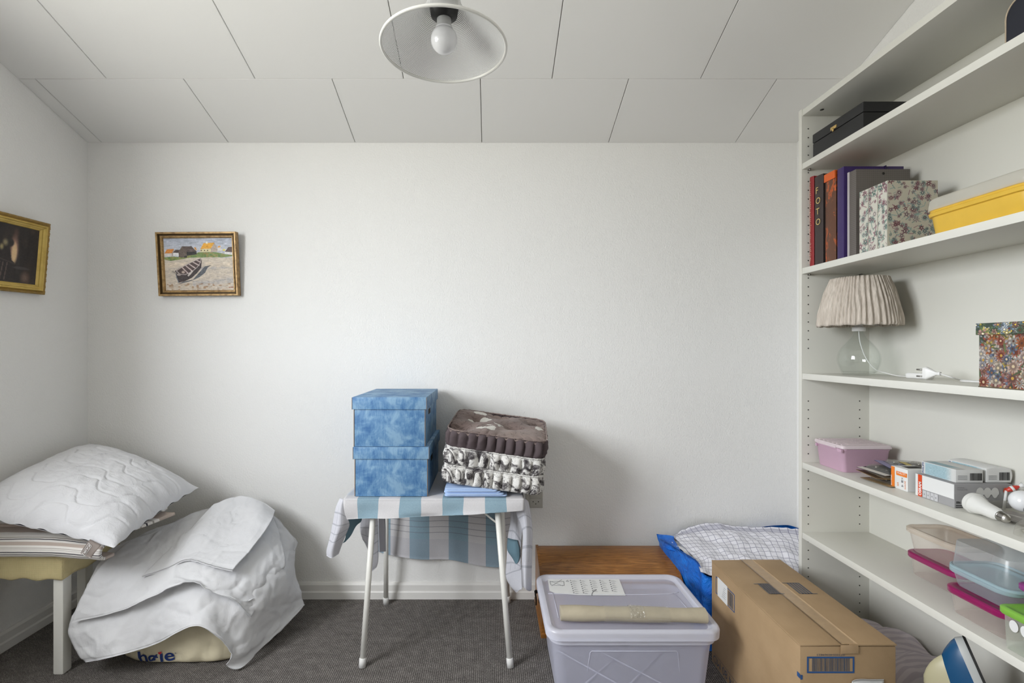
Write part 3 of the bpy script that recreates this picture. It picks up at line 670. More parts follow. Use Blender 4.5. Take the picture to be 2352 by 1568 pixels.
# ================================================================== BLUE ARCHIVE BOXES
m = NT('mottled_blue_card'); co = m.coord(); f1 = m.noise(co, 16, 5, .62, .6); f2 = m.noise(m.coord(scale=(6, 6, 1)), 40, 3)
m.base(m.ramp(m.math('MULTIPLY_ADD', f2, .25, m.math('MULTIPLY', f1, .9)), [(.40, rgb(52, 98, 148)), (.54, rgb(86, 128, 168)), (.68, rgb(124, 158, 186))]))
m.b.inputs['Roughness'].default_value = .55; M['bluecard'] = m.m
M['cardedge'] = mat('brown_card_edge', rgb(120, 98, 76), .8)
def archive(label, x0, x1, y0, y1, z0, h):
    t = thing('storage_box', label, 'box', ((x0+x1)/2, (y0+y1)/2, z0), group='blue archive boxes on the table')
    lh = .045
    b = boxo('box_body', x0+.006, x1-.006, y0+.006, y1-.006, z0, z0+h-.004, M['bluecard'], t, .0015)
    for (a, c_) in ((x0+.006, y0+.006), (x1-.006, y0+.006)):
        boxo('card_edge', a-.0012, a+.0012, c_-.0012, c_+.0008, z0+.001, z0+h-lh, M['cardedge'], t, .0003)
    # lid: open tray turned over
    bm = B(); abox(bm, x0, x1, y0, y1, z0+h-lh, z0+h, .0015); lid = finish('lid', bm, M['bluecard'], t, True, 35)
    boxo('card_edge', x1-.0008, x1+.0008, y0-.0008, y0+.0012, z0+h-lh, z0+h-.001, M['cardedge'], lid, .0003)
    boxo('card_edge', x0-.0008, x0+.0008, y0-.0008, y0+.0012, z0+h-lh, z0+h-.001, M['cardedge'], lid, .0003)
    yc_ = (y0+y1)/2-.06
    boxo('hand_hole', x1-.0062, x1-.0054, yc_-.03, yc_+.03, z0+h-lh-.032, z0+h-lh-.012, M['hole'], t, .0003)
    return t
archive('lower blue marbled storage box of the two stacked on the table', -.5085, -.228, 1.816, 2.205, TZ+.001, .184)
archive('upper blue marbled storage box with overhanging lid, on top of the lower one', -.511, -.2365, 1.812, 2.200, TZ+.186, .183)

# ================================================================== FOLDED BLUE CLOTH, CUSHIONS
M['lightblue'] = mat('light_blue_cotton', rgb(166, 188, 222), .85, spec=.1, bump=.2, bs=600)
fc = thing('folded_cloth', 'folded light blue cloth lying under the stacked cushions', 'cloth', (-.04, 1.95, TZ))
for k in range(5):
    z = TZ+.003+k*.0058; bm = B()
    xa, xb = -.170+(.0, .004, -.002, .003, .001)[k], .06-.012*k; yo = (.0, -.003, .004, -.001, .002)[k]
    rloft(bm, ((xa+xb)/2, 1.95+yo, z), [(0, (xb-xa)/2-.001, .136, .010), (.0012, (xb-xa)/2+.001, .1385, .012), (.0042, (xb-xa)/2+.001, .1385, .012), (.0056, (xb-xa)/2-.001, .136, .010)], True, True)
    for v in bm.verts: v.co.z += .0006*sin(v.co.x*60)
    finish('cloth_fold', bm, M['lightblue'], fc)
def cushion(name, label, w, d, h, pleats, m_top, m_side, mtx, seed, tufts, group):
    t = thing(name, label, 'cushion', mtx.translation, group=group)
    n = 456; rr = random.Random(seed); per = rloop(w/2, d/2, .045, 20); 
    P2 = []; L = [0]
    for i in range(len(per)): L.append(L[-1]+math.dist(per[i], per[(i+1) % len(per)]))
    for k in range(n):
        s = L[-1]*k/n; i = max(j for j in range(len(per)) if L[j] <= s); f = (s-L[i])/max(1e-9, L[i+1]-L[i]); a, b = per[i], per[(i+1) % len(per)]
        P2.append((a[0]+(b[0]-a[0])*f, a[1]+(b[1]-a[1])*f))
    C = len(P2)
    def ple(k): return abs(sin(pi*pleats*k/n))
    def top_z(x, y):
        q = max(abs(x)/(w/2), abs(y)/(d/2)); z = .010*(1-q**4)
        for tx, ty in tufts: z -= .030*math.exp(-((x-tx)**2+(y-ty)**2)/.0016)
        z += .004*sin(6*math.atan2(y, x))*(q**2)*(1-q**8); return z + .005*fbm((x, y, seed), 16, 2)
    def side_ring(t_):
        out = []
        for k in range(C):
            x, y = P2[k]; r = math.hypot(x, y); p = ple(k)**.6
            o_ = .021*sin(pi*t_)**.7*(p-.4)+.0025*fbm((x*1.5, y*1.5, t_*2+seed), 30, 2); out.append((x*(1+o_/r), y*(1+o_/r), h*t_))
        return out
    def cap_ring(q, sign):
        out = []
        for k in range(C):
            x, y = P2[k]; e = (1-ple(k)**.7)*.006*max(0, (q-.8)/.2)
            X_, Y_ = x*q, y*q; z = (h+top_z(X_, Y_)-e) if sign > 0 else -.2*top_z(X_, Y_)
            out.append((X_, Y_, z))
        return out
    def build(rings, cap0, cap1):
        bm = B(); RR = [[bm.verts.new(p) for p in r] for r in rings]
        for i in range(len(RR)-1):
            for k in range(C): bm.faces.new((RR[i][k], RR[i][(k+1) % C], RR[i+1][(k+1) % C], RR[i+1][k]))
        if cap0: bm.faces.new(RR[0][::-1])
        if cap1: bm.faces.new(RR[-1])
        bm.transform(mtx); return bm
    edge = [tuple(np.array(p)*np.array((1.012, 1.012, 1))) for p in cap_ring(1, 1)]
    finish('side_band', build([cap_ring(q, -1) for q in (.02, .5, .9)]+[side_ring(q) for q in np.linspace(0, 1, 11)], True, False), m_side, t)
    qs = [1.0, .985, .96, .92, .87, .8, .72, .64, .56, .48, .4, .32, .24, .16, .08, .02]
    lo = [(x*1.004, y*1.004, z-.006) for x, y, z in cap_ring(1, 1)]
    finish('top_panel', build([lo, edge]+[cap_ring(q, 1) for q in qs], False, True), m_top, t)
    bm = B(); e2 = [mtx @ Vector((x*1.012, y*1.012, h+.001+.0015*fbm((x, y, 3), 90, 2))) for (x, y) in P2]; tube(bm, e2+[e2[0]], .0028, 6, False)
    finish('piping', bm, m_top, t)
    return t
def bw(name, seed, brown=False):
    m = NT(name); c0 = m.coord(); nz = m.n('ShaderNodeTexNoise'); nz.inputs['Scale'].default_value = 9; m.l(c0, nz.inputs[0])
    mp = m.n('ShaderNodeMix', data_type='VECTOR'); mp.inputs[0].default_value = .12; m.l(c0, mp.inputs[4]); m.l(nz.outputs['Color'], mp.inputs[5]); v = mp.outputs[1]
    if brown:
        vo = m.n('ShaderNodeTexVoronoi'); vo.inputs['Scale'].default_value = 11; m.l(v, vo.inputs['Vector'])
        sp_ = m.math('LESS_THAN', m.math('ADD', vo.outputs['Distance'], m.math('MULTIPLY', m.noise(c0, 60, 2), .25)), .42)
        bd = m.noise(v, 14, 3, .6, 1.5); ln_ = m.math('LESS_THAN', m.math('ABSOLUTE', m.math('SUBTRACT', bd, .5)), .012)
        b_ = m.ramp(m.noise(c0, 5, 2), [(.35, rgb(112, 97, 93)), (.65, rgb(136, 121, 115))])
        m.base(m.mix(m.math('MULTIPLY', sp_, .9), m.mix(m.math('MULTIPLY', ln_, .6), b_, rgb(70, 58, 55)), rgb(205, 203, 196)))
    else:
        f = m.noise(v, 22, 5, .68, 2.2); g = m.noise(c0, 7, 2, .5, .5)
        m.base(m.ramp(m.math('MULTIPLY_ADD', m.math('SUBTRACT', g, .5), .5, f), [(.36, rgb(52, 48, 50)), (.45, rgb(118, 114, 114)), (.50, rgb(196, 194, 190)), (.60, rgb(222, 220, 216)), (.66, rgb(150, 147, 145)), (.70, rgb(220, 218, 214))]))
    m.b.inputs['Roughness'].default_value = .8; m.b.inputs['Specular IOR Level'].default_value = .2; m.b.inputs['Sheen Weight'].default_value = .1
    m.l(m.bump(m.noise(m.coord(scale=(1, 1, .4)), 70, 3, .6, .8), .5, .004), m.b.inputs['Normal']); return m.m
M['toile'] = bw('black_white_toile', 1); M['blossom'] = bw('brown_blossom_print', 2, True)
M['plum'] = mat('dark_taupe_cotton', rgb(84, 74, 76), .8, spec=.2, bump=.3, bs=60, bd=.003)
def cm(x, y, z, yaw, roll, pitch=0): return Matrix.Translation((x, y, z)) @ Matrix.Rotation(radians(yaw), 4, 'Z') @ Matrix.Rotation(radians(roll), 4, 'Y') @ Matrix.Rotation(radians(pitch), 4, 'X')
tf = [(x, y) for x in (-.08, .08) for y in (-.08, .08)]+[(0, 0)]
G = 'box cushions piled on the table'
cushion('seat_cushion', 'black and white floral box cushion, lowest of the three on the table', .372, .34, .066, 38, M['toile'], M['toile'], cm(.008, 1.985, .616, -2, 7.5, 1), 1, tf, G)
cushion('seat_cushion', 'black and white floral box cushion, in the middle of the pile of three', .372, .34, .064, 34, M['toile'], M['toile'], cm(.018, 1.99, .688, -4, 7.5, 2.5), 2, tf, G)
cushion('seat_cushion', 'tufted taupe box cushion with white blossoms, topmost of the pile', .372, .34, .066, 38, M['blossom'], M['plum'], cm(.028, 1.99, .760, -4, 7, 5.5), 3, [(-.09, .03), (.055, -.02), (.0, .12), (.14, .09), (-.14, -.1)], G)

# ================================================================== WOODEN CASE (rounded lid)
m = NT('teak_veneer'); gr = m.noise(m.coord(scale=(.6, 9, 9)), 22, 5, .6, .7); fn = m.noise(m.coord(scale=(2, 60, 60)), 20, 2)
m.base(m.ramp(m.math('MULTIPLY_ADD', fn, .2, m.math('MULTIPLY', gr, .85)), [(.35, rgb(104, 64, 22)), (.55, rgb(142, 92, 38)), (.72, rgb(170, 116, 56))])); m.b.inputs['Roughness'].default_value = .38; m.b.inputs['Coat Weight'].default_value = .15; M['teak'] = m.m
wc = thing('wooden_case', 'brown wooden case with rounded lid on the floor behind the plastic bin', 'case', (.49, 2.06, 0))
x0, x1, y0, y1, H = .200, .775, 1.925, 2.205, .258
def arc(t): a = pi/2*t; return (y0+.0+(y1-.035-y0)*(1-cos(a)), .085+(H-.085)*sin(a))
prof = [(y0, .0), (y0, .085)]+[arc(i/14) for i in range(1, 15)]+[(y1-.008, H-.002), (y1, H-.012), (y1, 0)]
def prism(bm, prof, xa, xb):
    A_ = [bm.verts.new((xa, y, z)) for y, z in prof]; B_ = [bm.verts.new((xb, y, z)) for y, z in prof]; n = len(prof)
    bm.faces.new(A_); bm.faces.new(B_[::-1])
    for i in range(n): bm.faces.new((A_[i], B_[i], B_[(i+1) % n], A_[(i+1) % n]))
    bmesh.ops.recalc_face_normals(bm, faces=bm.faces[:])
bm = B(); prism(bm, [(y+.0035*(1 if y < 2.06 else -1), max(.02, z-.003)) for y, z in prof], x0+.011, x1-.011); finish('curved_lid', bm, M['teak'], wc, True, 30)
for xa, xb in ((x0, x0+.0115), (x1-.0115, x1)):
    bm = B(); prism(bm, prof, xa, xb); finish('end_panel', bm, M['teak'], wc, True, 30)
boxo('base_board', x0-.004, x1+.004, y0-.004, y1+.002, 0, .018, M['teak'], wc, .002)
M['brassdark'] = mat('blackened_iron', (.03, .025, .02, 1), .5, .6)
boxo('escutcheon', x0-.002, x0, 2.02, 2.034, .085, .155, M['brassdark'], wc, .0005)
bm = B(); tube(bm, [(x0, 2.027, .128), (x0-.012, 2.027, .128)], .0035, 8); tube(bm, cr_line([(x0-.012, 2.027, .133), (x0-.016, 2.027, .125), (x0-.013, 2.027, .10), (x0-.013, 2.027, .075)], 10), .0032, 8)
bmesh.ops.create_uvsphere(bm, u_segments=12, v_segments=8, radius=.0075, matrix=Matrix.Translation((x0-.013, 2.027, .130)))
finish('key_handle', bm, M['brassdark'], wc)

# ================================================================== BLUE SHOPPING BAG + CHECKED CLOTH
m = NT('blue_woven_plastic'); co = m.coord(); w1 = m.n('ShaderNodeTexWave', wave_type='BANDS', bands_direction='Z'); w1.inputs['Scale'].default_value = 90; m.l(co, w1.inputs[0])
w2_ = m.n('ShaderNodeTexWave', wave_type='BANDS', bands_direction='Y'); w2_.inputs['Scale'].default_value = 90; m.l(co, w2_.inputs[0])
m.base(m.ramp(m.noise(co, 25, 3), [(.3, rgb(18, 90, 184)), (.7, rgb(36, 124, 222))])); m.b.inputs['Roughness'].default_value = .32
h1 = m.math('ADD', w1.outputs['Fac'], w2_.outputs['Fac']); h2_ = m.noise(co, 18, 4, .6, .5)
m.l(m.bump(h2_, .7, .02, m.bump(h1, .25, .001)), m.b.inputs['Normal']); M['bagblue'] = m.m
sb = thing('shopping_bag', 'blue woven plastic carrier bag in the corner beside the bookcase', 'bag', (1.05, 2.0, 0))
def wall_strip(bm, bot, top, mid=.012, n=50, nv=24):
    k = len(bot); rws = []
    for t in (0, .33, .66, 1):
        rws.append([Vector(bot[i]).lerp(Vector(top[i]), t)+Vector((-.5, -.8, 0)).normalized()*mid*sin(pi*t)*(1 if i < k-2 else .3) for i in range(k)])
    patch(bm, rws[::-1], n, nv, (0, 1, 0, 1), wr(.004, 9), .0012)
rim = [P(1512, 1236, 2.19), P(1520, 1240, 2.12), P(1560, 1262, 2.0), P(1600, 1288, 1.90), P(1630, 1325, 1.835), (1.0, 1.822, .285), (1.2, 1.83, .29), (1.36, 1.85, .30), (1.37, 2.0, .33), (1.37, 2.2, .33), P(1790, 1206, 2.205), P(1700, 1215, 2.21), P(1600, 1225, 2.21), P(1512, 1236, 2.20)]
bot = [(.79, 2.2, .004), (.795, 2.1, .004), (.80, 2.0, .004), (.805, 1.9, .004), (.815, 1.835, .004), (1.0, 1.83, .004), (1.2, 1.835, .004), (1.35, 1.85, .004), (1.36, 2.0, .004), (1.36, 2.19, .004), (1.2, 2.2, .004), (1.05, 2.205, .004), (.9, 2.205, .004), (.79, 2.2, .004)]
bm = B(); wall_strip(bm, bot, rim, .0, 110, 24); finish('bag_wall', bm, M['bagblue'], sb)
bm = B(); patch(bm, [[P(1508, 1226, 2.20), P(1545, 1230, 2.15), P(1548, 1238, 2.13)], [P(1512, 1240, 2.18), P(1535, 1245, 2.12), P(1560, 1258, 2.05)], [P(1520, 1252, 2.14), P(1535, 1262, 2.06), P(1565, 1270, 2.0)]], 14, 12, (0, 1, 0, 1), wr(.002, 20), .0015); finish('folded_rim', bm, M['bagblue'], sb)
m = NT('windowpane_check'); uvc = m.coord('UV'); sp = m.n('ShaderNodeSeparateXYZ'); m.l(uvc, sp.inputs[0])
a_ = m.math('LESS_THAN', m.math('FRACT', m.math('MULTIPLY', sp.outputs[0], 26)), .085); b_ = m.math('LESS_THAN', m.math('FRACT', m.math('MULTIPLY', sp.outputs[1], 17)), .085)
wide = m.math('MULTIPLY', m.math('GREATER_THAN', sp.outputs[1], .03), m.math('LESS_THAN', sp.outputs[1], .14))
wide2 = m.math('MULTIPLY', m.math('GREATER_THAN', sp.outputs[0], .86), m.math('LESS_THAN', sp.outputs[0], .92))
lc = m.mix(m.math('MULTIPLY', m.math('MAXIMUM', wide, wide2), .5), rgb(226, 225, 232), rgb(150, 150, 168))
m.base(m.mix(m.math('MULTIPLY', m.math('MAXIMUM', a_, b_), .75), lc, rgb(84, 84, 112))); m.b.inputs['Roughness'].default_value = .9; m.b.inputs['Specular IOR Level'].default_value = .1
M['pane'] = m.m
ck = B()
rows_ = [[P(1538, 1232, 2.2), P(1570, 1216, 2.21), P(1610, 1203, 2.21), P(1650, 1200, 2.21), P(1700, 1207, 2.2), P(1760, 1209, 2.19), P(1830, 1216, 2.16), P(1870, 1230, 2.1)],
         [P(1548, 1236, 2.15), P(1580, 1228, 2.16), P(1625, 1220, 2.16), P(1670, 1218, 2.16), P(1715, 1222, 2.15), P(1770, 1222, 2.14), P(1835, 1232, 2.10), P(1880, 1245, 2.05)],
         [P(1562, 1248, 2.08), P(1600, 1246, 2.08), P(1640, 1242, 2.09), P(1690, 1240, 2.08), P(1735, 1240, 2.08), P(1790, 1240, 2.07), P(1840, 1255, 2.03), P(1890, 1270, 1.98)],
         [P(1585, 1268, 2.0), P(1618, 1264, 2.01), P(1655, 1262, 2.01), P(1700, 1262, 2.0), P(1750, 1260, 2.0), P(1800, 1264, 1.98), P(1850, 1280, 1.94), P(1900, 1300, 1.9)],
         [P(1602, 1288, 1.93), P(1632, 1284, 1.94), P(1668, 1284, 1.93), P(1712, 1284, 1.93), P(1762, 1284, 1.92), P(1812, 1292, 1.90), P(1862, 1308, 1.88), P(1905, 1325, 1.86)],
         [P(1606, 1304, 1.87), P(1634, 1306, 1.865), P(1675, 1308, 1.86), P(1720, 1308, 1.86), P(1770, 1310, 1.85), P(1820, 1318, 1.845), P(1868, 1334, 1.84), P(1905, 1350, 1.835)],
         [P(1609, 1314, 1.845), P(1640, 1320, 1.83), P(1680, 1328, 1.82), P(1725, 1330, 1.82), P(1775, 1335, 1.82), P(1825, 1345, 1.82), P(1868, 1360, 1.818), P(1900, 1375, 1.816)]]
patch(ck, rows_, 110, 80, (0, 1, 0, 1), lambda u, v, p: .010*fbm(p, 9, 3), .0015)
tag(finish('checked_cloth', ck, M['pane']), 'white cloth with thin navy check heaped in the blue bag', 'cloth')
M['innercloth'] = mat('white_cotton', (.72, .72, .74, 1), .9, spec=.1, bump=.3, bs=60, bd=.003)
bm = B(); patch(bm, [[P(1530, 1236, 2.17), P(1555, 1238, 2.15), P(1580, 1248, 2.1)], [P(1548, 1250, 2.09), P(1572, 1258, 2.06), P(1598, 1278, 1.98)], [P(1575, 1270, 2.0), P(1592, 1280, 1.96), P(1606, 1298, 1.90)]], 16, 16, (0, 1, 0, 1), lambda u, v, p: .006*fbm(p, 25, 3), .002)
tag(finish('white_cloth', bm, M['innercloth']), 'crumpled plain white cloth peeping out under the checked one in the bag', 'cloth')

# ================================================================== CARDBOARD BOX
m = NT('corrugated_cardboard'); co = m.coord(); f = m.noise(co, 7, 4); g = m.noise(m.coord(scale=(1, .05, 1)), 300, 2)
m.base(m.ramp(m.math('MULTIPLY_ADD', g, .10, m.math('MULTIPLY', f, .95)), [(.3, rgb(150, 124, 91)), (.75, rgb(170, 143, 109))])); m.b.inputs['Roughness'].default_value = .75
m.l(m.bump(m.math('MULTIPLY_ADD', g, .3, m.noise(co, 30, 3)), .15, .003), m.b.inputs['Normal']); M['card'] = m.m
M['cardin'] = mat('cardboard_edge_dark', rgb(92, 70, 46), .9)
M['tape'] = mat('packing_tape_over_card', rgb(166, 139, 106), .3, var=.05, vs=60, bump=.4, bs=160, bd=.001)
x0, x1, y0, y1, H = .802, 1.050, 1.275, 1.785, .366
cbx = thing('cardboard_box', 'large taped brown cardboard box standing between the bin and the bookcase', 'box', ((x0+x1)/2, (y0+y1)/2, 0))
boxo('box_body', x0, x1, y0, y1, 0, H-.007, M['card'], cbx, .002)
xm = .927
bm = B(); vs = abox(bm, x0-.0008, xm-.0006, y0-.001, y1, H-.0045, H-.0005, .0008)
for v in bm.verts:
    if v.co.x < x0+.02 : v.co.z -= .0015
finish('flap', bm, M['card'], cbx, True, 30)
boxo('flap', xm+.0006, x1+.0008, y0-.002, y1, H-.0045, H, M['card'], cbx, .0008)
boxo('inner_flap', x0+.002, x1-.002, y0+.001, y0+.2, H-.0065, H-.005, M['cardin'], cbx, .0002)
boxo('inner_flap', x0+.002, x1-.002, y1-.2, y1-.001, H-.0065, H-.005, M['cardin'], cbx, .0002)
bm = B(); patch(bm, [[(xm-.022, y, H+.0004+.0002*sin(y*90)) for y in np.linspace(y0-.002, y1, 20)], [(xm+.0, y, H+.0008) for y in np.linspace(y0-.002, y1, 20)], [(xm+.024, y, H+.0004+.0002*sin(y*70)) for y in np.linspace(y0-.002, y1, 20)]], 80, 6, (0, 1, 0, 1), lambda u, v, p: .0002*fbm(p, 60, 2), .0002); finish('tape', bm, M['tape'], cbx)
boxo('tape', xm-.022, xm+.024, y0-.003, y0-.0024, H-.024, H-.002, M['tape'], cbx, .0001)
# print on the top flaps: two barred blocks
def barblock(cx0, cx1, cy0, cy1):
    L_ = [(cx0-.012, cx1-.004, cy1-.0015, cy1+.0015), (cx0+.006, cx1+.012, cy0-.0015, cy0+.0015)]
    nb = 5; w = (cx1-cx0)
    for i in range(nb): a = cx0+w*(i+.1)/nb; L_.append(((a, cy0), (a+w*.62/nb, cy0), (a+w*.62/nb, cy1), (a, cy1)))
    return [((p[0], p[2]), (p[1], p[2]), (p[1], p[3]), (p[0], p[3])) if not isinstance(p[0], tuple) else p for p in L_]
for bb in (barblock(.867, .905, 1.535, 1.60), barblock(.963, 1.008, 1.535, 1.605)):
    rects(cbx, 'printed_bars', M['slateink'], (0, 0, H+.0003), (1, 0, 0), (0, 1, 0), bb, .0006)
# front barcode (printed upside down), frame and number
fxu = lambda px: (px-CX)/FPX*y0; fz = lambda py: CAMZ-(py-CY)/FPX*y0
fr = [(fxu(1853), fxu(1962), fz(1545), fz(1541)), (fxu(1853), fxu(1962), fz(1511), fz(1507)), (fxu(1853), fxu(1857), fz(1541), fz(1511)), (fxu(1958), fxu(1962), fz(1541), fz(1511))]
rects(cbx, 'barcode_frame', M['blueink'], (0, y0, 0), (1, 0, 0), (0, 0, 1), fr, .0008)
rr = random.Random(5); bl = []; a = fxu(1865)
while a < fxu(1950): w = rr.choice([.0008, .0014, .0022]); bl.append((a, a+w, fz(1540.5), fz(1511))); a += w+rr.choice([.0007, .0012, .0018])
rects(cbx, 'barcode', M['slateink'], (0, y0, 0), (1, 0, 0), (0, 0, 1), bl, .0006)
text(cbx, 'number', '07320540369823', M['slateink'], (fxu(1940), y0, fz(1501)), (-1, 0, 0), (0, 0, -1), height=.0048, width=fxu(1940)-fxu(1876))
rects(cbx, 'printed_mark', M['blueink'], (0, y0, 0), (1, 0, 0), (0, 0, 1), [(fxu(1838), fxu(1843), fz(1560), fz(1549))], .0007)
rects(cbx, 'printed_mark', M['blueink'], (x0, 0, 0), (0, -1, 0), (0, 0, 1), [(-y0-.012, -y0, fz(1558), fz(1547))], .0007)
# left face: pasted label with frame, bars; heavy lettering at the foot
def lf(px, py): y = x0*FPX/(px-CX); return y, CAMZ-(py-CY)/FPX*y
ya, za = lf(1643, 1320); yb_, zb_ = lf(1686, 1372)
zt_, zb2 = lf(1643, 1309)[1], lf(1643, 1335)[1]
def lrect(a, b, c_, d): return (-a, -b, c_, d)
YA, YD = 1.752, 1.617; Z1, Z0 = .322, .262
rects(cbx, 'label_frame', M['blueink'], (x0, 0, 0), (0, -1, 0), (0, 0, 1), [(-YA, -YD, Z1-.003, Z1), (-YA, -YD, Z0, Z0+.003), (-YA, -YA+.003, Z0+.003, Z1-.003), (-YD-.003, -YD, Z0+.003, Z1-.003)], .0006)
rects(cbx, 'paper_label', M['paper'], (x0, 0, 0), (0, -1, 0), (0, 0, 1), [(-1.737, -1.665, Z0-.002, Z1+.004)], .0010)
rects(cbx, 'label_text', M['greyink'], (x0, 0, 0), (0, -1, 0), (0, 0, 1), [(-1.705+i*.003, -1.675-rr.uniform(0, .006), Z0+.012+i*.007, Z0+.0135+i*.007) for i in range(6)], .0013)
bl = []; a = -1.660
while a < -1.628: w = rr.choice([.001, .002]); bl.append((a, a+w, Z0+.006, Z1-.006)); a += w+rr.choice([.001, .0018])
rects(cbx, 'barcode', M['slateink'], (x0, 0, 0), (0, -1, 0), (0, 0, 1), bl, .0006)
text(cbx, 'lettering', '14 80 MD', M['slateink'], (x0, 1.625, .034), (0, 1, 0), (0, 0, -1), height=.026, width=.145)
rects(cbx, 'printed_rule', M['slateink'], (x0, 0, 0), (0, -1, 0), (0, 0, 1), [(-1.765, -1.35, .0405, .042)], .0006)
bm = B(); px_ = [fxu(1955), fxu(1968), fxu(2000), fxu(2028)]
patch(bm, [[(px_[0], y0-.004, fz(1562)), (px_[1], y0-.006, fz(1556)), (px_[2], y0-.005, fz(1557)), (px_[3], y0-.003, fz(1558))], [(px_[0]-.01, y0-.003, .23), (px_[1], y0-.006, .23), (px_[2], y0-.006, .23), (px_[3], y0-.003, .23)], [(px_[0]-.01, y0-.002, .17), (px_[1], y0-.004, .17), (px_[2], y0-.004, .17), (px_[3], y0-.002, .17)]], 16, 12, (0, 1, 0, 1), wr(.001, 30), .001)
finish('document_pouch', bm, M['paper'], cbx)
bl = []; a = fxu(1972)
while a < fxu(2020): w = rr.choice([.001, .0018]); bl.append((a, a+w, fz(1590), fz(1563))); a += w+.0014
rects(cbx, 'barcode', M['blacklettering'], (0, y0-.0085, 0), (1, 0, 0), (0, 0, 1), bl, .0006)

# ================================================================== PLASTIC BIN
M['bin'] = see_through('frosted_plastic', (.97, .97, 1, 1), rgb(226, 227, 243), .5, .3, .45, .8)
M['binrim'] = see_through('frosted_plastic_rim', (.95, .95, .99, 1), rgb(234, 235, 246), .8, .25, .4, 1)
BXc, BYc = .446, 1.705; LH = .262
bn = thing('plastic_bin', 'large frosted plastic storage bin with lid on the carpet', 'bin', (BXc, BYc, 0))
bm = B(); rloft(bm, (BXc, BYc, 0), [(.002, .225, .150, .03), (.004, .230, .155, .035), (.02, .234, .158, .035), (.18, .250, .172, .04), (.215, .253, .175, .04)], True, False, 8); finish('bin_body', bm, M['bin'], bn, True, 40)
bm = B(); rloft(bm, (BXc, BYc, 0), [(.213, .2535, .1755, .04), (.214, .262, .184, .045), (.228, .263, .185, .045), (.232, .255, .177, .04)], False, False, 8); finish('bin_rim', bm, M['binrim'], bn, True, 40)
bm = B()
def fr_line(bm, pts, r): tube(bm, pts, r, 6)
yfr = BYc-.173
fr_line(bm, [(BXc-.155, yfr+.018, .03), (BXc-.136, yfr-.0005, .185), (BXc-.132, yfr-.001, .190), (BXc+.132, yfr-.001, .190), (BXc+.137, yfr-.0005, .185), (BXc+.155, yfr+.018, .03)], .0011)
finish('moulded_panel_edge', bm, M['binrim'], bn)
bm = B()
for p, q in (((-.2, -.13), (.05, .13)), ((-.05, -.13), (.2, .13)), ((.2, -.13), (-.05, .13)), ((.05, -.13), (-.2, .13))): tube(bm, [(BXc+p[0], BYc+p[1], .008), (BXc+q[0], BYc+q[1], .008)], .003, 5)
finish('base_rib', bm, M['binrim'], bn)['kind'] = 'stuff'
# lid with raised rim and recessed plate
hw, hd = .2725, .195
bm = B(); rloft(bm, (BXc, BYc, 0), [(.236, hw-.004, hd-.004, .042), (.232, hw, hd, .045), (.254, hw+.001, hd+.001, .045), (LH-.002, hw-.001, hd-.001, .045), (LH, hw-.006, hd-.006, .042), (LH-.0005, hw-.018, hd-.014, .036), (LH-.009, hw-.024, hd-.020, .032), (LH-.010, hw-.030, hd-.026, .03)], False, False, 8)
lid = finish('lid', bm, M['binrim'], bn, True, 50)
bm = B(); rloft(bm, (BXc, BYc, 0), [(LH-.010, hw-.030, hd-.026, .03), (LH-.0101, hw-.04, hd-.035, .03)], False, True, 8); finish('lid_plate', bm, M['bin'], lid, True, 50)
bm = B(); tube(bm, [(BXc+x, BYc+.062-.010*(1-(x/hw)**2), LH-.009) for x in np.linspace(-hw+.032, hw-.06, 20)], .0013, 6); tube(bm, [(BXc-hw+.05, BYc+.062, LH-.009), (BXc-hw+.048, BYc-.10, LH-.009)], .0013, 6)
tube(bm, [(BXc+hw-.06, BYc+.062, LH-.009), (BXc+hw-.04, BYc+.07, LH-.009)], .0013, 6); tube(bm, [(BXc+hw-.06, BYc+.062, LH-.009), (BXc+hw-.05, BYc-.12, LH-.009)], .0013, 6)
finish('lid_rib', bm, M['binrim'], lid)['kind'] = 'stuff'
# printed care sheet under the lid plate
def on_lid(px, py, z=LH-.008): y = (CAMZ-z)*FPX/(py-CY); return (px-CX)/FPX*y, y
xa, ya = on_lid(1257, 1329); xb, yb2 = on_lid(1437, 1368)
xbk, ybk = on_lid(1422, 1329); z_ = LH-.0085
bm = B(); q = [on_lid(1258, 1329), on_lid(1422, 1329), on_lid(1437, 1367), on_lid(1330, 1366), on_lid(1276, 1362), on_lid(1262, 1356)]
bm.faces.new([bm.verts.new((a, b, z_)) for a, b in q][::-1]); bmesh.ops.recalc_face_normals(bm, faces=bm.faces[:]); finish('printed_sheet', bm, M['paper'], lid, False)
lst = []; tri = []
for k in range(5):
    for r in range(7 if k < 2 else 6):
        px = 1309+k*22.5+r*1.25; py = 1332.5+r*4.7; a, b = on_lid(px, py); lst.append((a, a+.0045, b-.0035, b+.0035)); w = rr.uniform(.010, .019); lst.append((a+.006, a+.006+w, b-.007, b-.0058)); lst.append((a+.006, a+.006+w*.7, b-.0035, b-.0025))
rects(lid, 'sheet_text', M['greyink'], (0, 0, z_+.0002), (1, 0, 0), (0, 1, 0), lst, .0003)
bm = B()
for p, q in (((1263, 1334), (1293, 1345)), ((1290, 1331), (1267, 1345)), ((1263, 1335), (1295, 1335)), ((1295, 1335), (1296, 1344)), ((1263, 1335), (1265, 1343)), ((1265, 1343), (1296, 1344)), ((1300, 1335), (1303, 1332)), ((1303, 1332), (1306, 1335)), ((1306, 1335), (1300, 1335))):
    a, b = on_lid(*p); c_, d = on_lid(*q); tube(bm, [(a, b, z_+.0006), (c_, d, z_+.0006)], .0007, 4)
a_pts = [on_lid(1359, 1367), on_lid(1360, 1362), on_lid(1364, 1357), on_lid(1370, 1354)]; tube(bm, cr_line([(a, b, z_+.0006) for a, b in a_pts], 8), .0012, 4)
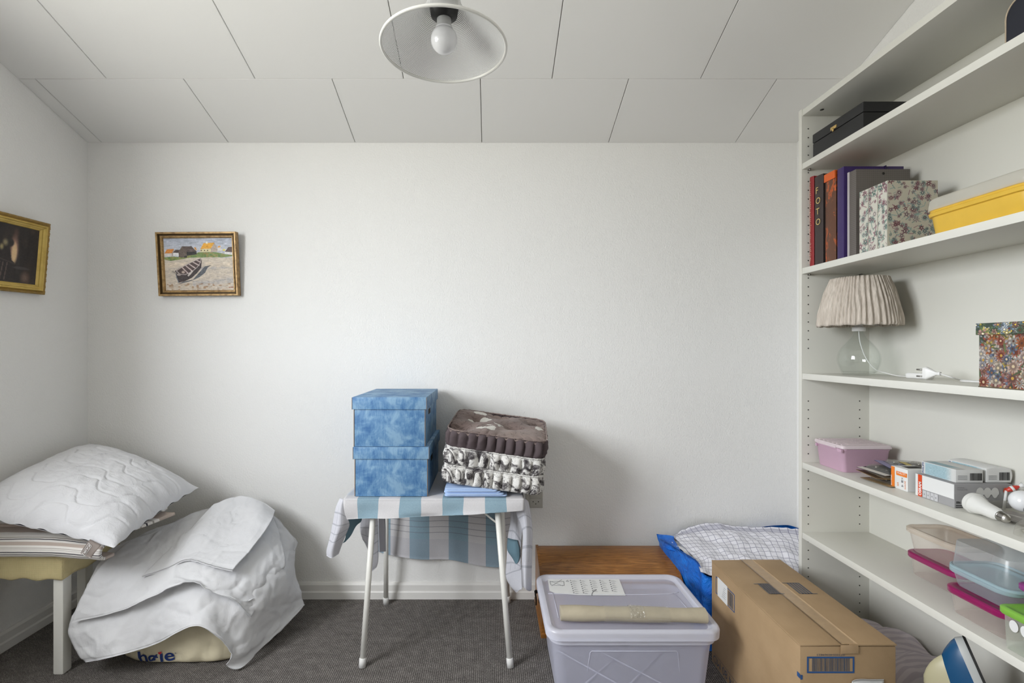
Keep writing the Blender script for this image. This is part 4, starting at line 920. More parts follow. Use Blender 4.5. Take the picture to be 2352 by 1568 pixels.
finish('sheet_drawing', bm, M['greyink'], lid)['kind'] = 'stuff'
# front sticker
yf = BYc-hd-.001; yl = 1.5335
sx0, sx1 = (1423-CX)/FPX*yl, (1515-CX)/FPX*yl; sz1, sz0 = CAMZ-(1471-CY)/FPX*yl, CAMZ-(1482.5-CY)/FPX*yl
bm = B(); abox(bm, sx0, sx1, yl-.001, yl-.0004, sz0, sz1); finish('price_sticker', bm, M['paper'], bn, False)
text(bn, 'lettering', 'SAMLA', M['blacklettering'], (sx0+.002, yl-.001, sz0+.0085), (1, 0, 0), (0, 0, 1), height=.0042, width=.017, bold=.02)
lst = [(sx0+.001, sx0+.0275, sz0+.0005, sz0+.0042)]; a = sx0+.057
while a < sx0+.098: w = rr.choice([.0008, .0014, .002]); lst.append((a, a+w, sz0+.005, sz0+.0115)); a += w+rr.choice([.0008, .0013])
lst += [(sx0+.034, sx0+.052, sz0+.007, sz0+.008), (sx0+.031, sx0+.053, sz0+.0035, sz0+.0045), (sx0+.102, sx0+.106, sz0+.002, sz0+.012)]
rects(bn, 'sticker_print', M['blacklettering'], (0, yl-.001, 0), (1, 0, 0), (0, 0, 1), lst, .0004)
# roll lying on the lid
M['roll'] = mat('beige_paper_roll', rgb(170, 160, 139), .6, var=.06, vs=30, bump=.25, bs=18, bd=.006)
M['filmclear'] = see_through('clear_film', (.995, .995, .99, 1), rgb(226, 220, 206), .04, .15, .3, 1.2)
RZ = LH-.0095+.0275
def rp(px, py, z): y = (CAMZ-z)*FPX/(py-CY); return Vector(((px-CX)/FPX*y, y, z))
ra = rp(1287, 1407, RZ); rb = rp(1620, 1413, RZ); ax = (rb-ra).normalized()
rl = thing('paper_roll', 'beige roll wrapped in clear film lying on the bin lid', 'roll', (ra+rb)/2-Vector((0, 0, .027)))
bm = B(); pts = [ra.lerp(rb, t) for t in np.linspace(0, 1, 40)]
tube(bm, pts, [.0245+.0015*sin(i*.35)+(.001 if i < 14 else 0) for i in range(40)], 28)
for v in bm.verts: v.co.z = RZ+(v.co.z-RZ)*.86
roll = finish('roll_body', bm, M['roll'], rl, True, 60)
bm = B(); pts = [ra.lerp(rb, t) for t in np.linspace(.30, .745, 30)]; tube(bm, pts, .0268, 28, False)
for v in bm.verts: v.co.z = RZ+(v.co.z-RZ)*.87
finish('film_sleeve', bm, M['filmclear'], rl)
bm = B(); patch(bm, [[Vector(ra.lerp(rb, t))+Vector((0, -.0285*cos(a), .0250*sin(a))) for t in np.linspace(.47, .57, 12)] for a in (.15, .6, 1.1, 1.6, 2.1)], 44, 30, (0, 1, 0, 1), lambda u, v, p: .0032*fbm(p, 110, 3), .0004); finish('crumpled_tape', bm, M['filmclear'], rl)

# ================================================================== BENCH with pads, pillow
M['benchcloth'] = NT('yellow_woven_cover'); m = M['benchcloth']; co = m.coord()
wa = m.n('ShaderNodeTexWave', wave_type='BANDS', bands_direction='X'); wa.inputs['Scale'].default_value = 95; wa.inputs['Distortion'].default_value = 1.2; m.l(co, wa.inputs[0])
wb = m.n('ShaderNodeTexWave', wave_type='BANDS', bands_direction='Z'); wb.inputs['Scale'].default_value = 95; wb.inputs['Distortion'].default_value = 1.2; m.l(co, wb.inputs[0])
wf = m.math('ADD', wa.outputs['Fac'], wb.outputs['Fac'])
m.base(m.ramp(m.math('MULTIPLY_ADD', m.noise(co, 12, 3), .8, m.math('MULTIPLY', wf, .3)), [(.3, rgb(180, 164, 118)), (.8, rgb(214, 199, 152))])); m.b.inputs['Roughness'].default_value = .9
m.l(m.bump(wf, .4, .001), m.b.inputs['Normal']); M['benchcloth'] = m.m
bh = thing('bench', 'low bench with yellow fabric seat and white legs at the left wall', 'bench', (-1.65, 1.84, 0))
bx0, bx1, by0, by1 = XL+.012, -1.473, 1.690, 1.965
bm = B(); abox(bm, bx0, bx1, by0, by1, .333, .428, .014, seg=4)
bmesh.ops.subdivide_edges(bm, edges=[e for e in bm.edges if e.calc_length() > .05], cuts=24, use_grid_fill=True)
for v in bm.verts:
    v.co += Vector((1, 1, 1))*.0022*fbm(v.co, 14, 2)
    if v.co.z < .345: v.co.z += .003*sin(v.co.x*70+v.co.y*60)
finish('seat', bm, M['benchcloth'], bh, True, 50)
for a, b, c_, d in ((-1.518, -1.482, 1.705, 1.742), (-1.600, -1.564, 1.90, 1.937), (-1.812, -1.776, 1.705, 1.742), (-1.812, -1.776, 1.745, 1.780)):
    boxo('leg', a, b, c_, d, 0, .335, M['enamel'], bh, .006)
# striped ticking: stripes follow v
m = NT('striped_ticking'); uvc = m.coord('UV'); sp = m.n('ShaderNodeSeparateXYZ'); m.l(uvc, sp.inputs[0])
taupe, cream, dk, blk = rgb(188, 174, 164), rgb(234, 230, 225), rgb(172, 165, 158), rgb(66, 64, 72)
stops = [(0, taupe)]
seq = [(.035, cream), (.045, dk), (.05, cream), (.06, blk), (.066, cream), (.075, dk), (.082, cream), (.10, taupe), (.17, cream), (.205, dk), (.211, cream), (.222, blk), (.229, cream), (.243, taupe), (.268, cream), (.292, dk), (.298, cream), (.310, dk), (.316, cream), (.335, blk), (.343, cream), (.356, blk), (.364, cream), (.380, dk), (.386, cream), (.398, dk), (.404, cream), (.415, dk), (.42, taupe)]
fr_ = m.math('FRACT', m.math('MULTIPLY', sp.outputs[1], 1.0))
m.base(m.ramp(m.math('MULTIPLY', fr_, .5), stops+seq, 'CONSTANT')); m.b.inputs['Roughness'].default_value = .9; m.b.inputs['Specular IOR Level'].default_value = .1
m.l(m.bump(m.noise(m.coord(), 500, 2), .3, .0006), m.b.inputs['Normal']); M['ticking'] = m.m
def soft_pad(name, label, cs, th, uvs, m_, cat='blanket', seed=0, n=70, puff=.01):
    """cs = 4 corners (front-left, front-right, back-right, back-left), th thickness; wraps over the front edge"""
    bm = B(); uv = bm.loops.layers.uv.verify(); c0, c1, c2, c3 = [Vector(c) for c in cs]; nu, nv = n, n
    def surf(u, v, s):
        p = c0.lerp(c1, u).lerp(c3.lerp(c2, u), v); e = min(1, min(u, 1-u)*12); f = min(1, min(v, 1-v)*10)
        k = (1-(1-e)**2)**.5*(1-(1-f)**2)**.5
        z = th*k*(1 if s else 0)*.98+puff*k*(sin(pi*u)*sin(pi*v))*(1 if s else 0)
        if not s: z = th*.35*(1-k)
        else: z = max(z, th*.35+.0008)
        return p+Vector((0, 0, z+.003*fbm(p+Vector((seed, 0, s*3)), 9, 2)))
    V = [[[bm.verts.new(surf(i/nu, j/nv, s)) for i in range(nu+1)] for j in range(nv+1)] for s in (0, 1)]
    def F(vs, ix):
        f = bm.faces.new(vs)
        for lp, (i, j) in zip(f.loops, ix): lp[uv].uv = (i/nu, uvs[0]+(uvs[1]-uvs[0])*j/nv)
    for j in range(nv):
        for i in range(nu):
            ix = [(i, j), (i+1, j), (i+1, j+1), (i, j+1)]; F([V[1][b][a] for a, b in ix], ix); ix = ix[::-1]; F([V[0][b][a] for a, b in ix], ix)
    bmesh.ops.remove_doubles(bm, verts=bm.verts[:], dist=1e-6)
    bd = [(i, 0) for i in range(nu)]+[(nu, j) for j in range(nv)]+[(i, nv) for i in range(nu, 0, -1)]+[(0, j) for j in range(nv, 0, -1)]
    for k in range(len(bd)):
        a, b = bd[k], bd[(k+1) % len(bd)]; F([V[0][a[1]][a[0]], V[0][b[1]][b[0]], V[1][b[1]][b[0]], V[1][a[1]][a[0]]], [a, b, b, a])
    return tag(finish(name, bm, m_), label, cat)
cX = XL+.015
sp1 = thing('striped_pad', 'folded grey and cream striped pad lying directly on the bench', 'pad', (-1.6, 1.8, .43))
def stripes_pad():
    # front face seen edge-on: rows sweep from under the front edge up and over the top to the back
    prof = []
    xsr = [cX, -1.70, -1.55, -1.46, -1.38, -1.315]; drop = [0, 0, .0, .002, .008, .012]
    rows_ = [[(x, 1.72, .431-drop[i]) for i, x in enumerate(xsr)], [(x, 1.678, .432-drop[i]) for i, x in enumerate(xsr)], [(x, 1.664, .444-drop[i]) for i, x in enumerate(xsr)], [(x, 1.664, .458-drop[i]*1.1) for i, x in enumerate(xsr)],
             [(x, 1.672, .474-drop[i]*1.6) for i, x in enumerate(xsr)], [(x, 1.70, .484-drop[i]*2) for i, x in enumerate(xsr)], [(x, 1.78, .487-drop[i]*2) for i, x in enumerate(xsr)]]
    rb_ = [P(300, 1220, 1.80), P(402, 1180, 1.90)]
    rows_.append([(cX, 1.85, .487), (-1.70, 1.85, .487), (-1.55, 1.85, .487), (-1.46, 1.85, .482), (-1.38, 1.85, .478), (-1.27, 1.83, .475)])
    rows_.append([(cX, 1.93, .485), (-1.70, 1.93, .485), (-1.55, 1.93, .485), (-1.44, 1.93, .486), (-1.34, 1.92, .488), (-1.215, 1.895, .492)])
    return rows_
bm = B(); patch(bm, stripes_pad(), 70, 90, (0, 1, .95, .0), lambda u, v, p: .0018*fbm(p, 14, 2), .010); finish('pad_cover', bm, M['ticking'], sp1)
bm = B(); tube(bm, cr_line([(cX, 1.661, .447), (-1.6, 1.660, .447), (-1.46, 1.661, .446), (-1.38, 1.661, .441), (-1.32, 1.666, .435)], 60), [.0026+.0006*(i % 2) for i in range(61)], 8); finish('piping', bm, mat('cream_piping', rgb(206, 188, 164), .9), sp1)
bm = B(); patch(bm, [[(cX, 1.75, .497), (-1.6, 1.75, .497), (-1.4, 1.76, .492), P(250, 1247, 1.72)], [(cX, 1.84, .499), (-1.6, 1.84, .499), (-1.42, 1.84, .498), P(335, 1205, 1.84)], [(cX, 1.93, .499), (-1.6, 1.93, .499), (-1.40, 1.93, .505), P(385, 1168, 1.95)]], 40, 40, (0, 1, .0, 1.8), lambda u, v, p: .002*fbm(p, 14, 2), .009)
tag(finish('striped_blanket', bm, M['ticking']), 'second grey and cream striped layer between the lower pad and the pillow', 'blanket')
# pillow
m = NT('quilted_white_cotton'); m.base((.63, .63, .65, 1)); m.b.inputs['Roughness'].default_value = .85; m.b.inputs['Specular IOR Level'].default_value = .15; m.b.inputs['Sheen Weight'].default_value = .15
m.l(m.bump(m.noise(m.coord(scale=(1, 1.6, 1)), 22, 4, .6, 1.0), .6, .007, m.bump(m.noise(m.coord(), 500, 2), .15, .0005)), m.b.inputs['Normal']); M['quilt'] = m.m
A_, B_, C_, D_ = Vector((-1.235, 1.612, .478)), Vector((-1.225, 2.065, .548)), Vector((-1.765, 2.165, .715)), Vector((-1.775, 1.60, .60))
pw = thing('pillow', 'white quilted pillow leaning in the corner on top of the bench', 'pillow', (-1.5, 1.85, .5))
cen = (A_+B_+C_+D_)/4; nrm = (B_-D_).cross(C_-A_).normalized(); nrm = nrm if nrm.z > 0 else -nrm
bm = B(); N_ = 150
def pil(u, v, s):
    p = A_.lerp(B_, u).lerp(D_.lerp(C_, u), v); U2, V2 = 2*u-1, 2*v-1
    # edges pulled in between the corners
    pin = .05*((1-U2*U2)*V2*V2+(1-V2*V2)*U2*U2); p = p.lerp(cen, pin)
    k = max(0, (1-abs(U2)**2.6))**.62*max(0, (1-abs(V2)**2.6))**.62
    h = (.118 if s else -.040)*k
    q = 0
    if s:
        for c_ in range(-2, 11):
            base = c_/8.0; wv_ = .058*math.tanh(2.2*sin(v*2*pi*2.6+ (c_ % 2)*.6)); dd = abs((u+.25*v*.6) - base - wv_)
            q -= .0055*math.exp(-(dd/.008)**2)
        h += q*min(1, k*2.5)
        h += k*(.006*fbm(p+Vector((3, 0, 0)), 11, 3))+.004*sin(v*46+u*9)*math.exp(-((1-abs(U2))/.12)**2)*(1-V2**4)
        h += .005*sin(u*40+v*7)*math.exp(-((v)/.16)**2)*(1-U2**4)
    return p+nrm*h
V = [[[bm.verts.new(pil(i/N_, j/N_, s)) for i in range(N_+1)] for j in range(N_+1)] for s in (0, 1)]
for s in (0, 1):
    for j in range(N_):
        for i in range(N_):
            q = [V[s][j][i], V[s][j][i+1], V[s][j+1][i+1], V[s][j+1][i]]; bm.faces.new(q if s else q[::-1])
bmesh.ops.remove_doubles(bm, verts=bm.verts[:], dist=1e-5); bmesh.ops.recalc_face_normals(bm, faces=bm.faces[:])
finish('pillow_cover', bm, M['quilt'], pw)
# its sewn-in tag
M['tagm'] = mat('grey_satin_label', rgb(132, 122, 116), .35, spec=.6)
q = [P(207, 1238, 1.615), P(233, 1251, 1.60), P(209, 1282, 1.595), P(185, 1270, 1.61)]
bm = B(); patch(bm, [[q[3], q[2]], [q[3].lerp(q[0], .5)+Vector((0, -.004, 0)), q[2].lerp(q[1], .5)+Vector((0, -.004, 0))], [q[0], q[1]]], 6, 8, (0, 1, 0, 1), None, .0004); tg = finish('sewn_label', bm, M['tagm'], pw)
u_ = (q[3]-q[0]).normalized(); v_ = (q[1]-q[0]); v_ = (v_-u_*v_.dot(u_)).normalized(); nn_ = u_.cross(v_)
if nn_.y > 0: pass
org = q[0]+u_*.008+v_*.012-Vector((0, .006, 0))
text(tg, 'lettering', 'FAIR', M['lettering'], org+Vector((0, -.002, 0)), u_, v_, height=.008, width=.030, lift=.0)
L4 = [org-u_*.003-v_*.004, org+u_*.033-v_*.004, org+u_*.033+v_*.0125, org-u_*.003+v_*.0125]
bm = B()
for a, b in zip(L4, L4[1:]+L4[:1]): tube(bm, [a+Vector((0, -.002, 0)), b+Vector((0, -.002, 0))], .0006, 4)
finish('label_border', bm, M['lettering'], tg)

# ================================================================== CREAM BAG WITH SHEETS
M['creambag'] = mat('cream_nonwoven', rgb(214, 204, 176), .6, var=.05, vs=10, bump=.5, bs=22, bd=.006)
cgb = thing('fabric_bag', 'full cream fabric bag on the carpet under the white sheets', 'bag', (-1.07, 1.99, 0))
bm = B(); nt = 120; prof = [(.02, .0015), (.5, .0015), (.86, .0015), (.94, .004), (.98, .012), (1.0, .028), (1.01, .055), (1.0, .09), (.985, .13), (.95, .17), (.90, .205), (.82, .24), (.70, .27), (.55, .29), (.38, .302), (.2, .308), (.02, .31)]
rg = []
for k, (Rr, z) in enumerate(prof):
    row = []
    for j in range(nt):
        a = 2*pi*j/nt; f = lambda t: math.copysign(abs(t)**.55, t); x, y = f(cos(a))*Rr, f(sin(a))*Rr
        w = .012*fbm((x*2+5, y*2, z*9), 1.6, 3)*(1 if .004 < z else 0); row.append(bm.verts.new((-1.125+x*(.25+w), 1.948+y*(.19+w)+.03*max(0, z-.1), z+(w*.8 if z > .15 else 0))))
    rg.append(row)
for k in range(len(rg)-1):
    for j in range(nt): bm.faces.new((rg[k][j], rg[k][(j+1) % nt], rg[k+1][(j+1) % nt], rg[k+1][j]))
bm.faces.new(rg[0][::-1]); bm.faces.new(rg[-1]); bmesh.ops.recalc_face_normals(bm, faces=bm.faces[:])
bmesh.ops.subdivide_edges(bm, edges=[e for e in bm.edges if e.calc_length() > .012], cuts=1, use_grid_fill=True)
finish('bag_body', bm, M['creambag'], cgb)
bvb = bvh_of(cgb.children[0])
# lettering runs slightly uphill on the front
lo = P(322, 1520, 1.765); lu = Vector((1, 0, .085)).normalized(); lvv = Vector((-.085, 0, 1)).normalized()
text(cgb, 'lettering', 'h\u00f8\u0131e', M['navy'], lo-lvv*.003, lu, lvv, height=.046, width=.128, bold=.016, onto=bvb)
text(cgb, 'registered_mark', '®', M['navy'], P(408, 1495, 1.775), lu, lvv, height=.006, onto=bvb)
bm = B(); hc = P(372, 1495, 1.765); hp = [(16*sin(t)**3, 13*cos(t)-5*cos(2*t)-2*cos(3*t)-cos(4*t)) for t in np.linspace(0, 2*pi, 33)[:-1]]
bm.faces.new([bm.verts.new(hc+lu*(a*.00035)+lvv*(b*.00035)) for a, b in hp]); bmesh.ops.triangulate(bm, faces=bm.faces[:])
for v in bm.verts:
    hit = bvb.ray_cast(v.co+Vector((0, -.3, 0)), Vector((0, 1, 0)))
    if hit[0]: v.co = hit[0]+Vector((0, -.0040, 0))
finish('heart_mark', bm, mat('red_ink', rgb(200, 40, 52), .5), cgb, False)
m = NT('white_bed_linen'); m.base((.63, .63, .645, 1)); m.b.inputs['Roughness'].default_value = .9; m.b.inputs['Specular IOR Level'].default_value = .12
m.l(m.bump(m.noise(m.coord(), 16, 4, .6, .8), .45, .006, m.bump(m.noise(m.coord(), 600, 2), .2, .0005)), m.b.inputs['Normal']); M['linen'] = m.m
def crease(p, s_):
    q = Vector(p)*s_; a = mn.noise(q+Vector((.3*mn.noise(q*2), 0, 7))); b = mn.noise(Vector((q.x*1.7+q.z, q.y*1.1-q.x, q.z*1.3+11)))
    return (1-min(1, abs(a)*5))**2*1.2-(1-min(1, abs(b)*6))**2*.9
def sheet(name, label, rows_, nu, nv, amp, sc, th=.0022, hem=True, seed=0):
    t = thing(name, label, 'sheet', P(*rows_[len(rows_)//2][len(rows_[0])//2]))
    bm = B(); off = Vector((seed, seed*.7, 0))
    patch(bm, [[P(*q) for q in r] for r in rows_], nu, nv, (0, 1, 0, 1), lambda u, v, p: amp*(fbm(p+off, sc, 3)+.30*fbm(p+off, sc*3.2, 2)+.75*crease(p+off, sc*.62))+(.0016*min(1, max(0, (v-.955)/.004)) if hem else 0), th)
    finish('sheet_cloth', bm, M['linen'], t)
    if False:
        R = cr_line([P(*q) for q in rows_[-1]], 120); R2 = cr_line([P(*q) for q in rows_[-2]], 120); bm = B(); hw_ = []
        for i in range(121):
            up = (R2[i]-R[i]).normalized(); hw_.append(R[i]+up*.0005+Vector((0, -.0035, .0015)))
        rws = [[hw_[i]+(R2[i]-R[i]).normalized()*d_+Vector((0, -.0015+.0008*sin(i*.9), 0)) for i in range(0, 121, 4)] for d_ in (0, .006, .012)]
        # hem follows the same wrinkles as the sheet
        patch(bm, rws, 120, 4, (0, 1, 0, 1), lambda u, v, p: amp*(fbm(p+off, sc, 3)+.30*fbm(p+off, sc*3.2, 2)+.75*crease(p+off, sc*.62)), .0018); finish('hem', bm, M['linen'], t)
    return t
sheet('bed_sheet', 'large white sheet draped lowest over the cream bag, its corners near the carpet',
 [[(250, 1262, 1.86), (330, 1225, 1.96), (420, 1190, 2.05), (500, 1165, 2.12), (570, 1155, 2.15), (620, 1175, 2.15), (660, 1215, 2.15), (684, 1245, 2.15)],
  [(225, 1295, 1.80), (300, 1285, 1.83), (390, 1265, 1.88), (470, 1250, 1.92), (550, 1240, 1.97), (610, 1240, 2.05), (655, 1262, 2.06), (676, 1285, 2.10)],
  [(200, 1345, 1.75), (280, 1345, 1.75), (370, 1325, 1.77), (450, 1310, 1.79), (530, 1310, 1.82), (600, 1310, 1.87), (655, 1310, 1.95), (682, 1325, 2.06)],
  [(172, 1400, 1.72), (262, 1410, 1.715), (355, 1390, 1.725), (450, 1362, 1.73), (525, 1375, 1.755), (590, 1380, 1.80), (650, 1360, 1.90), (692, 1360, 2.02)],
  [(155, 1448, 1.70), (255, 1460, 1.675), (352, 1440, 1.71), (453, 1405, 1.685), (528, 1430, 1.73), (575, 1455, 1.77), (640, 1420, 1.90), (697, 1386, 2.02)],
  [(170, 1490, 1.69), (262, 1488, 1.66), (352, 1462, 1.705), (455, 1424, 1.67), (527, 1462, 1.715), (560, 1500, 1.735), (630, 1450, 1.87), (694, 1396, 1.99)],
  [(193, 1523, 1.68), (268, 1506, 1.65), (355, 1480, 1.70), (456, 1437, 1.66), (534, 1496, 1.70), (520, 1527, 1.705), (556, 1532, 1.73), (622, 1472, 1.85)]], 150, 110, .0045, 9)
sheet('bed_sheet', 'white sheet lying over the larger one, its hem crossing the front of the heap',
 [[(300, 1240, 1.90), (370, 1215, 1.97), (440, 1180, 2.05), (520, 1155, 2.12), (580, 1160, 2.13), (628, 1190, 2.12)],
  [(255, 1275, 1.81), (340, 1270, 1.83), (430, 1235, 1.90), (520, 1215, 1.96), (590, 1215, 2.0), (642, 1228, 2.05)],
  [(218, 1315, 1.75), (310, 1320, 1.76), (415, 1295, 1.79), (515, 1280, 1.83), (592, 1275, 1.90), (652, 1268, 1.99)],
  [(190, 1365, 1.72), (290, 1370, 1.715), (405, 1325, 1.745), (505, 1325, 1.77), (588, 1335, 1.82), (655, 1297, 1.95)],
  [(176, 1400, 1.70), (285, 1385, 1.70), (410, 1335, 1.725), (505, 1348, 1.745), (580, 1375, 1.79), (640, 1322, 1.92)],
  [(166, 1429, 1.69), (275, 1402, 1.69), (428, 1336, 1.71), (500, 1364, 1.73), (540, 1378, 1.74), (576, 1417, 1.765)]], 140, 90, .0040, 11, seed=4)
sheet('bed_sheet', 'small white folded sheet lying topmost on the heap',
 [[(492, 1156, 2.08), (530, 1142, 2.12), (560, 1139, 2.13), (600, 1152, 2.13), (632, 1172, 2.12)],
  [(455, 1195, 2.0), (500, 1185, 2.03), (545, 1182, 2.05), (590, 1190, 2.01), (622, 1198, 2.01)],
  [(420, 1230, 1.91), (468, 1222, 1.93), (515, 1218, 1.96), (562, 1228, 1.93), (598, 1232, 1.93)],
  [(375, 1272, 1.82), (430, 1258, 1.85), (480, 1255, 1.87), (530, 1268, 1.85), (570, 1268, 1.855)],
  [(325, 1322, 1.745), (380, 1303, 1.77), (432, 1283, 1.795), (485, 1296, 1.775), (534, 1308, 1.765)]], 100, 80, .0028, 10, .006, True, 9)
bm = B(); patch(bm, [[P(*q) for q in r] for r in [[(610, 1180, 2.15), (640, 1190, 2.16)], [(640, 1225, 2.14), (665, 1225, 2.15)], [(650, 1260, 2.12), (682, 1243, 2.14)], [(652, 1292, 2.10), (678, 1262, 2.12)]]], 20, 30, (0, 1, 0, 1), lambda u, v, p: .003*fbm(p, 18, 2), .002)
tag(finish('pillow_case', bm, M['linen']), 'thin white pillow case corner sticking out at the right of the heap', 'linen')

# ================================================================== THINGS ON THE SHELVES
Z1_, Z2_, Z3_, Z4_, Z5_, Z6_ = [z+.0004 for z in SHZ[1:]]
UY, UX, UZ = (0, -1, 0), (1, 0, 0), (0, 0, 1)
# --- top shelf
bk = thing('lidded_box', 'black box with small gold clasp on the highest shelf', 'box', (1.25, 1.64, Z1_))
M['blackcard'] = mat('black_leatherette', (.014, .014, .015, 1), .5, bump=.2, bs=900)
boxo('box_body', 1.150, 1.365, 1.518, 1.756, Z1_, Z1_+.055, M['blackcard'], bk, .002)
boxo('box_lid', 1.149, 1.366, 1.517, 1.757, Z1_+.0565, Z1_+.088, M['blackcard'], bk, .003)
yk = 1.150*FPX/(1916-CX)
M['brass'] = mat('brass', rgb(206, 176, 112), .35, .6)
boxo('clasp', 1.1465, 1.149, yk-.014, yk+.014, Z1_+.060, Z1_+.070, M['brass'], bk, .0008)
bm = B(); tube(bm, [(1.146, yk, Z1_+.063), (1.146, yk, Z1_+.052)], .0028, 8); finish('clasp_hook', bm, M['brass'], bk)
dc = thing('carry_case', 'dark navy case with rounded corner and beige piping, high up at the right', 'case', (1.26, 1.05, Z1_))
M['navycase'] = mat('navy_leatherette', (.010, .012, .022, 1), .45); M['beigepipe'] = mat('beige_piping', rgb(176, 160, 138), .6)
def rrect_yz(x, y0, y1, z0, z1, r, k=8):
    out = []; hw_, hh = (y1-y0)/2, (z1-z0)/2
    for a, b in rloop(hw_, hh, r, k):
        if b < -(hh-r)+1e-6: a, b = math.copysign(hw_, a), -hh       # square corners at the foot, round ones on top
        p = (x, (y0+y1)/2+a, (z0+z1)/2+b)
        if not out or math.dist(p, out[-1]) > 1e-6: out.append(p)
    return out
bm = B(); ra_ = [bm.verts.new(p) for p in rrect_yz(1.190, 1.018, 1.136, Z1_+.002, Z1_+.118, .036)]; rb2 = [bm.verts.new((1.34, v.co.y, v.co.z)) for v in ra_]
bm.faces.new(ra_); bm.faces.new(rb2[::-1])
for i in range(len(ra_)): bm.faces.new((ra_[i], rb2[i], rb2[(i+1) % len(ra_)], ra_[(i+1) % len(ra_)]))
bmesh.ops.recalc_face_normals(bm, faces=bm.faces[:]); finish('case_body', bm, M['navycase'], dc, True, 40)
bm = B(); lp = [Vector(p) for p in rrect_yz(1.190, 1.018, 1.1365, Z1_+.0025, Z1_+.1185, .036)]; tube(bm, lp+[lp[0]], .002, 6, False); finish('piping', bm, M['beigepipe'], dc)

# --- books and files
def book(name, label, cat, y0, y1, x0, x1, h, m_cover, tilt=0, pages=True, hard=.0025, extra=None):
    """spine faces -x; tilt leans the top towards the far side panel"""
    t = thing(name, label, cat, (x0, y0, Z2_), (radians(-tilt), 0, 0))
    t.rotation_euler = (0, 0, 0); w = y1-y0; d = x1-x0
    bm = B()
    abox(bm, 0, d, 0, hard, 0, h, .0006); abox(bm, 0, d, w-hard, w, 0, h, .0006)
    # rounded spine joined to both boards
    k = 8; A_ = []; 
    for z in (0, h):
        A_.append([bm.verts.new((-.004*sin(pi*i/k), w*i/k, z)) for i in range(k+1)]+[bm.verts.new((.003, w*(k-i)/k, z)) for i in range(k+1)])
    n = len(A_[0]); bm.faces.new(A_[0][::-1]); bm.faces.new(A_[1])
    for i in range(n): bm.faces.new((A_[0][i], A_[0][(i+1) % n], A_[1][(i+1) % n], A_[1][i]))
    bm.transform(Matrix.Translation((x0, y0, Z2_))); finish('cover', bm, m_cover, t, True, 35)
    if pages: boxo('pages', x0+.004, x1-.003, y0+hard+.0003, y1-hard-.0003, Z2_+.003, Z2_+h-.004, M['paper2'], t, .0005)
    return t
M['paper2'] = mat('aged_page_block', rgb(206, 198, 180), .8, bump=.3, bs=700)
def lean(t, deg, y_pivot):
    t.rotation_euler = (radians(-deg), 0, 0)   # leans the top to +y, foot stays on the shelf
b1 = book('book', 'red book with gilt patterned spine, first on the upper shelf beside the side panel', 'book', 1.752, 1.776, 1.152, 1.335, .322, mat('red_cloth', rgb(138, 28, 32), .5), 0)
lst = []; rr = random.Random(3)
for i in range(44):
    z = .012+i*.0067
    for k in range(3): a = -.0205+.0042*k+rr.uniform(-.001, .001); lst.append((a, a+rr.uniform(.001, .0035), z+rr.uniform(0, .002), z+rr.uniform(.003, .005)))
rects(b1, 'spine_ornament', mat('pale_gilt', rgb(206, 168, 150), .5), (1.148, 1.752, Z2_), UY, UZ, [(a, b, c_, d_) for a, b, c_, d_ in lst], .0014)['kind'] = 'stuff'
b2 = book('book', 'dark brown photo album lettered down its spine, second from the side panel', 'book', 1.700, 1.745, 1.150, 1.345, .312, mat('dark_brown_cloth', rgb(58, 48, 46), .55))
zt2 = Z2_+.270
for i, ch in enumerate('FOTO'):
    text(b2, 'lettering', ch, M['gold'], (1.1455, 1.731, zt2-.037*i-.020), UY, UZ, height=.0215, lift=.0012)
mo = NT('orange_brown_print'); f = mo.noise(mo.coord(scale=(1, 1, .6)), 22, 4, .6, 1.0); mo.base(mo.ramp(f, [(.50, rgb(92, 58, 40)), (.54, rgb(104, 66, 44)), (.57, rgb(192, 88, 34)), (.62, rgb(96, 58, 38))])); mo.b.inputs['Roughness'].default_value = .45
b3 = book('book', 'thick orange and brown printed book, third from the side panel', 'book', 1.640, 1.692, 1.152, 1.34, .302, mo.m)
bm = B(); abox(bm, 1.1465, 1.153, 1.6395, 1.6925, Z2_+.276, Z2_+.3025, .0006); abox(bm, 1.153, 1.34, 1.6395, 1.6925, Z2_+.299, Z2_+.3028, .0006); finish('orange_band', bm, mat('orange_band', rgb(206, 92, 30), .45), b3, False)
fp_ = thing('folder', 'purple elastic folder standing taller than the books beside it', 'folder', (1.24, 1.61, Z2_))
M['purple'] = mat('purple_plastic', rgb(52, 33, 90), .4, coat=.1)
boxo('spine', 1.150, 1.153, 1.602, 1.632, Z2_, Z2_+.300, M['purple'], fp_, .001)
boxo('cover_board', 1.152, 1.345, 1.602, 1.6045, Z2_, Z2_+.300, M['purple'], fp_, .0006)
boxo('cover_board', 1.152, 1.345, 1.6295, 1.632, Z2_, Z2_+.300, M['purple'], fp_, .0006)
boxo('papers', 1.156, 1.335, 1.606, 1.6285, Z2_+.003, Z2_+.290, M['paper2'], fp_, .0006)
bm = B(); tube(bm, [(1.285, 1.600, Z2_+.255), (1.285, 1.600, Z2_+.3012), (1.285, 1.634, Z2_+.3012)], .002, 6); finish('elastic_band', bm, mat('dark_purple_elastic', rgb(40, 30, 70), .7), fp_)
gf = thing('ring_binder', 'grey binder with fine grid cover and pale edge beside the purple folder', 'binder', (1.24, 1.575, Z2_))
mg = NT('grey_grid_cover'); co = mg.coord(); sp = mg.n('ShaderNodeSeparateXYZ'); mg.l(co, sp.inputs[0])
gx = mg.math('LESS_THAN', mg.math('FRACT', mg.math('DIVIDE', sp.outputs[0], .006)), .14); gz = mg.math('LESS_THAN', mg.math('FRACT', mg.math('DIVIDE', sp.outputs[2], .006)), .14)
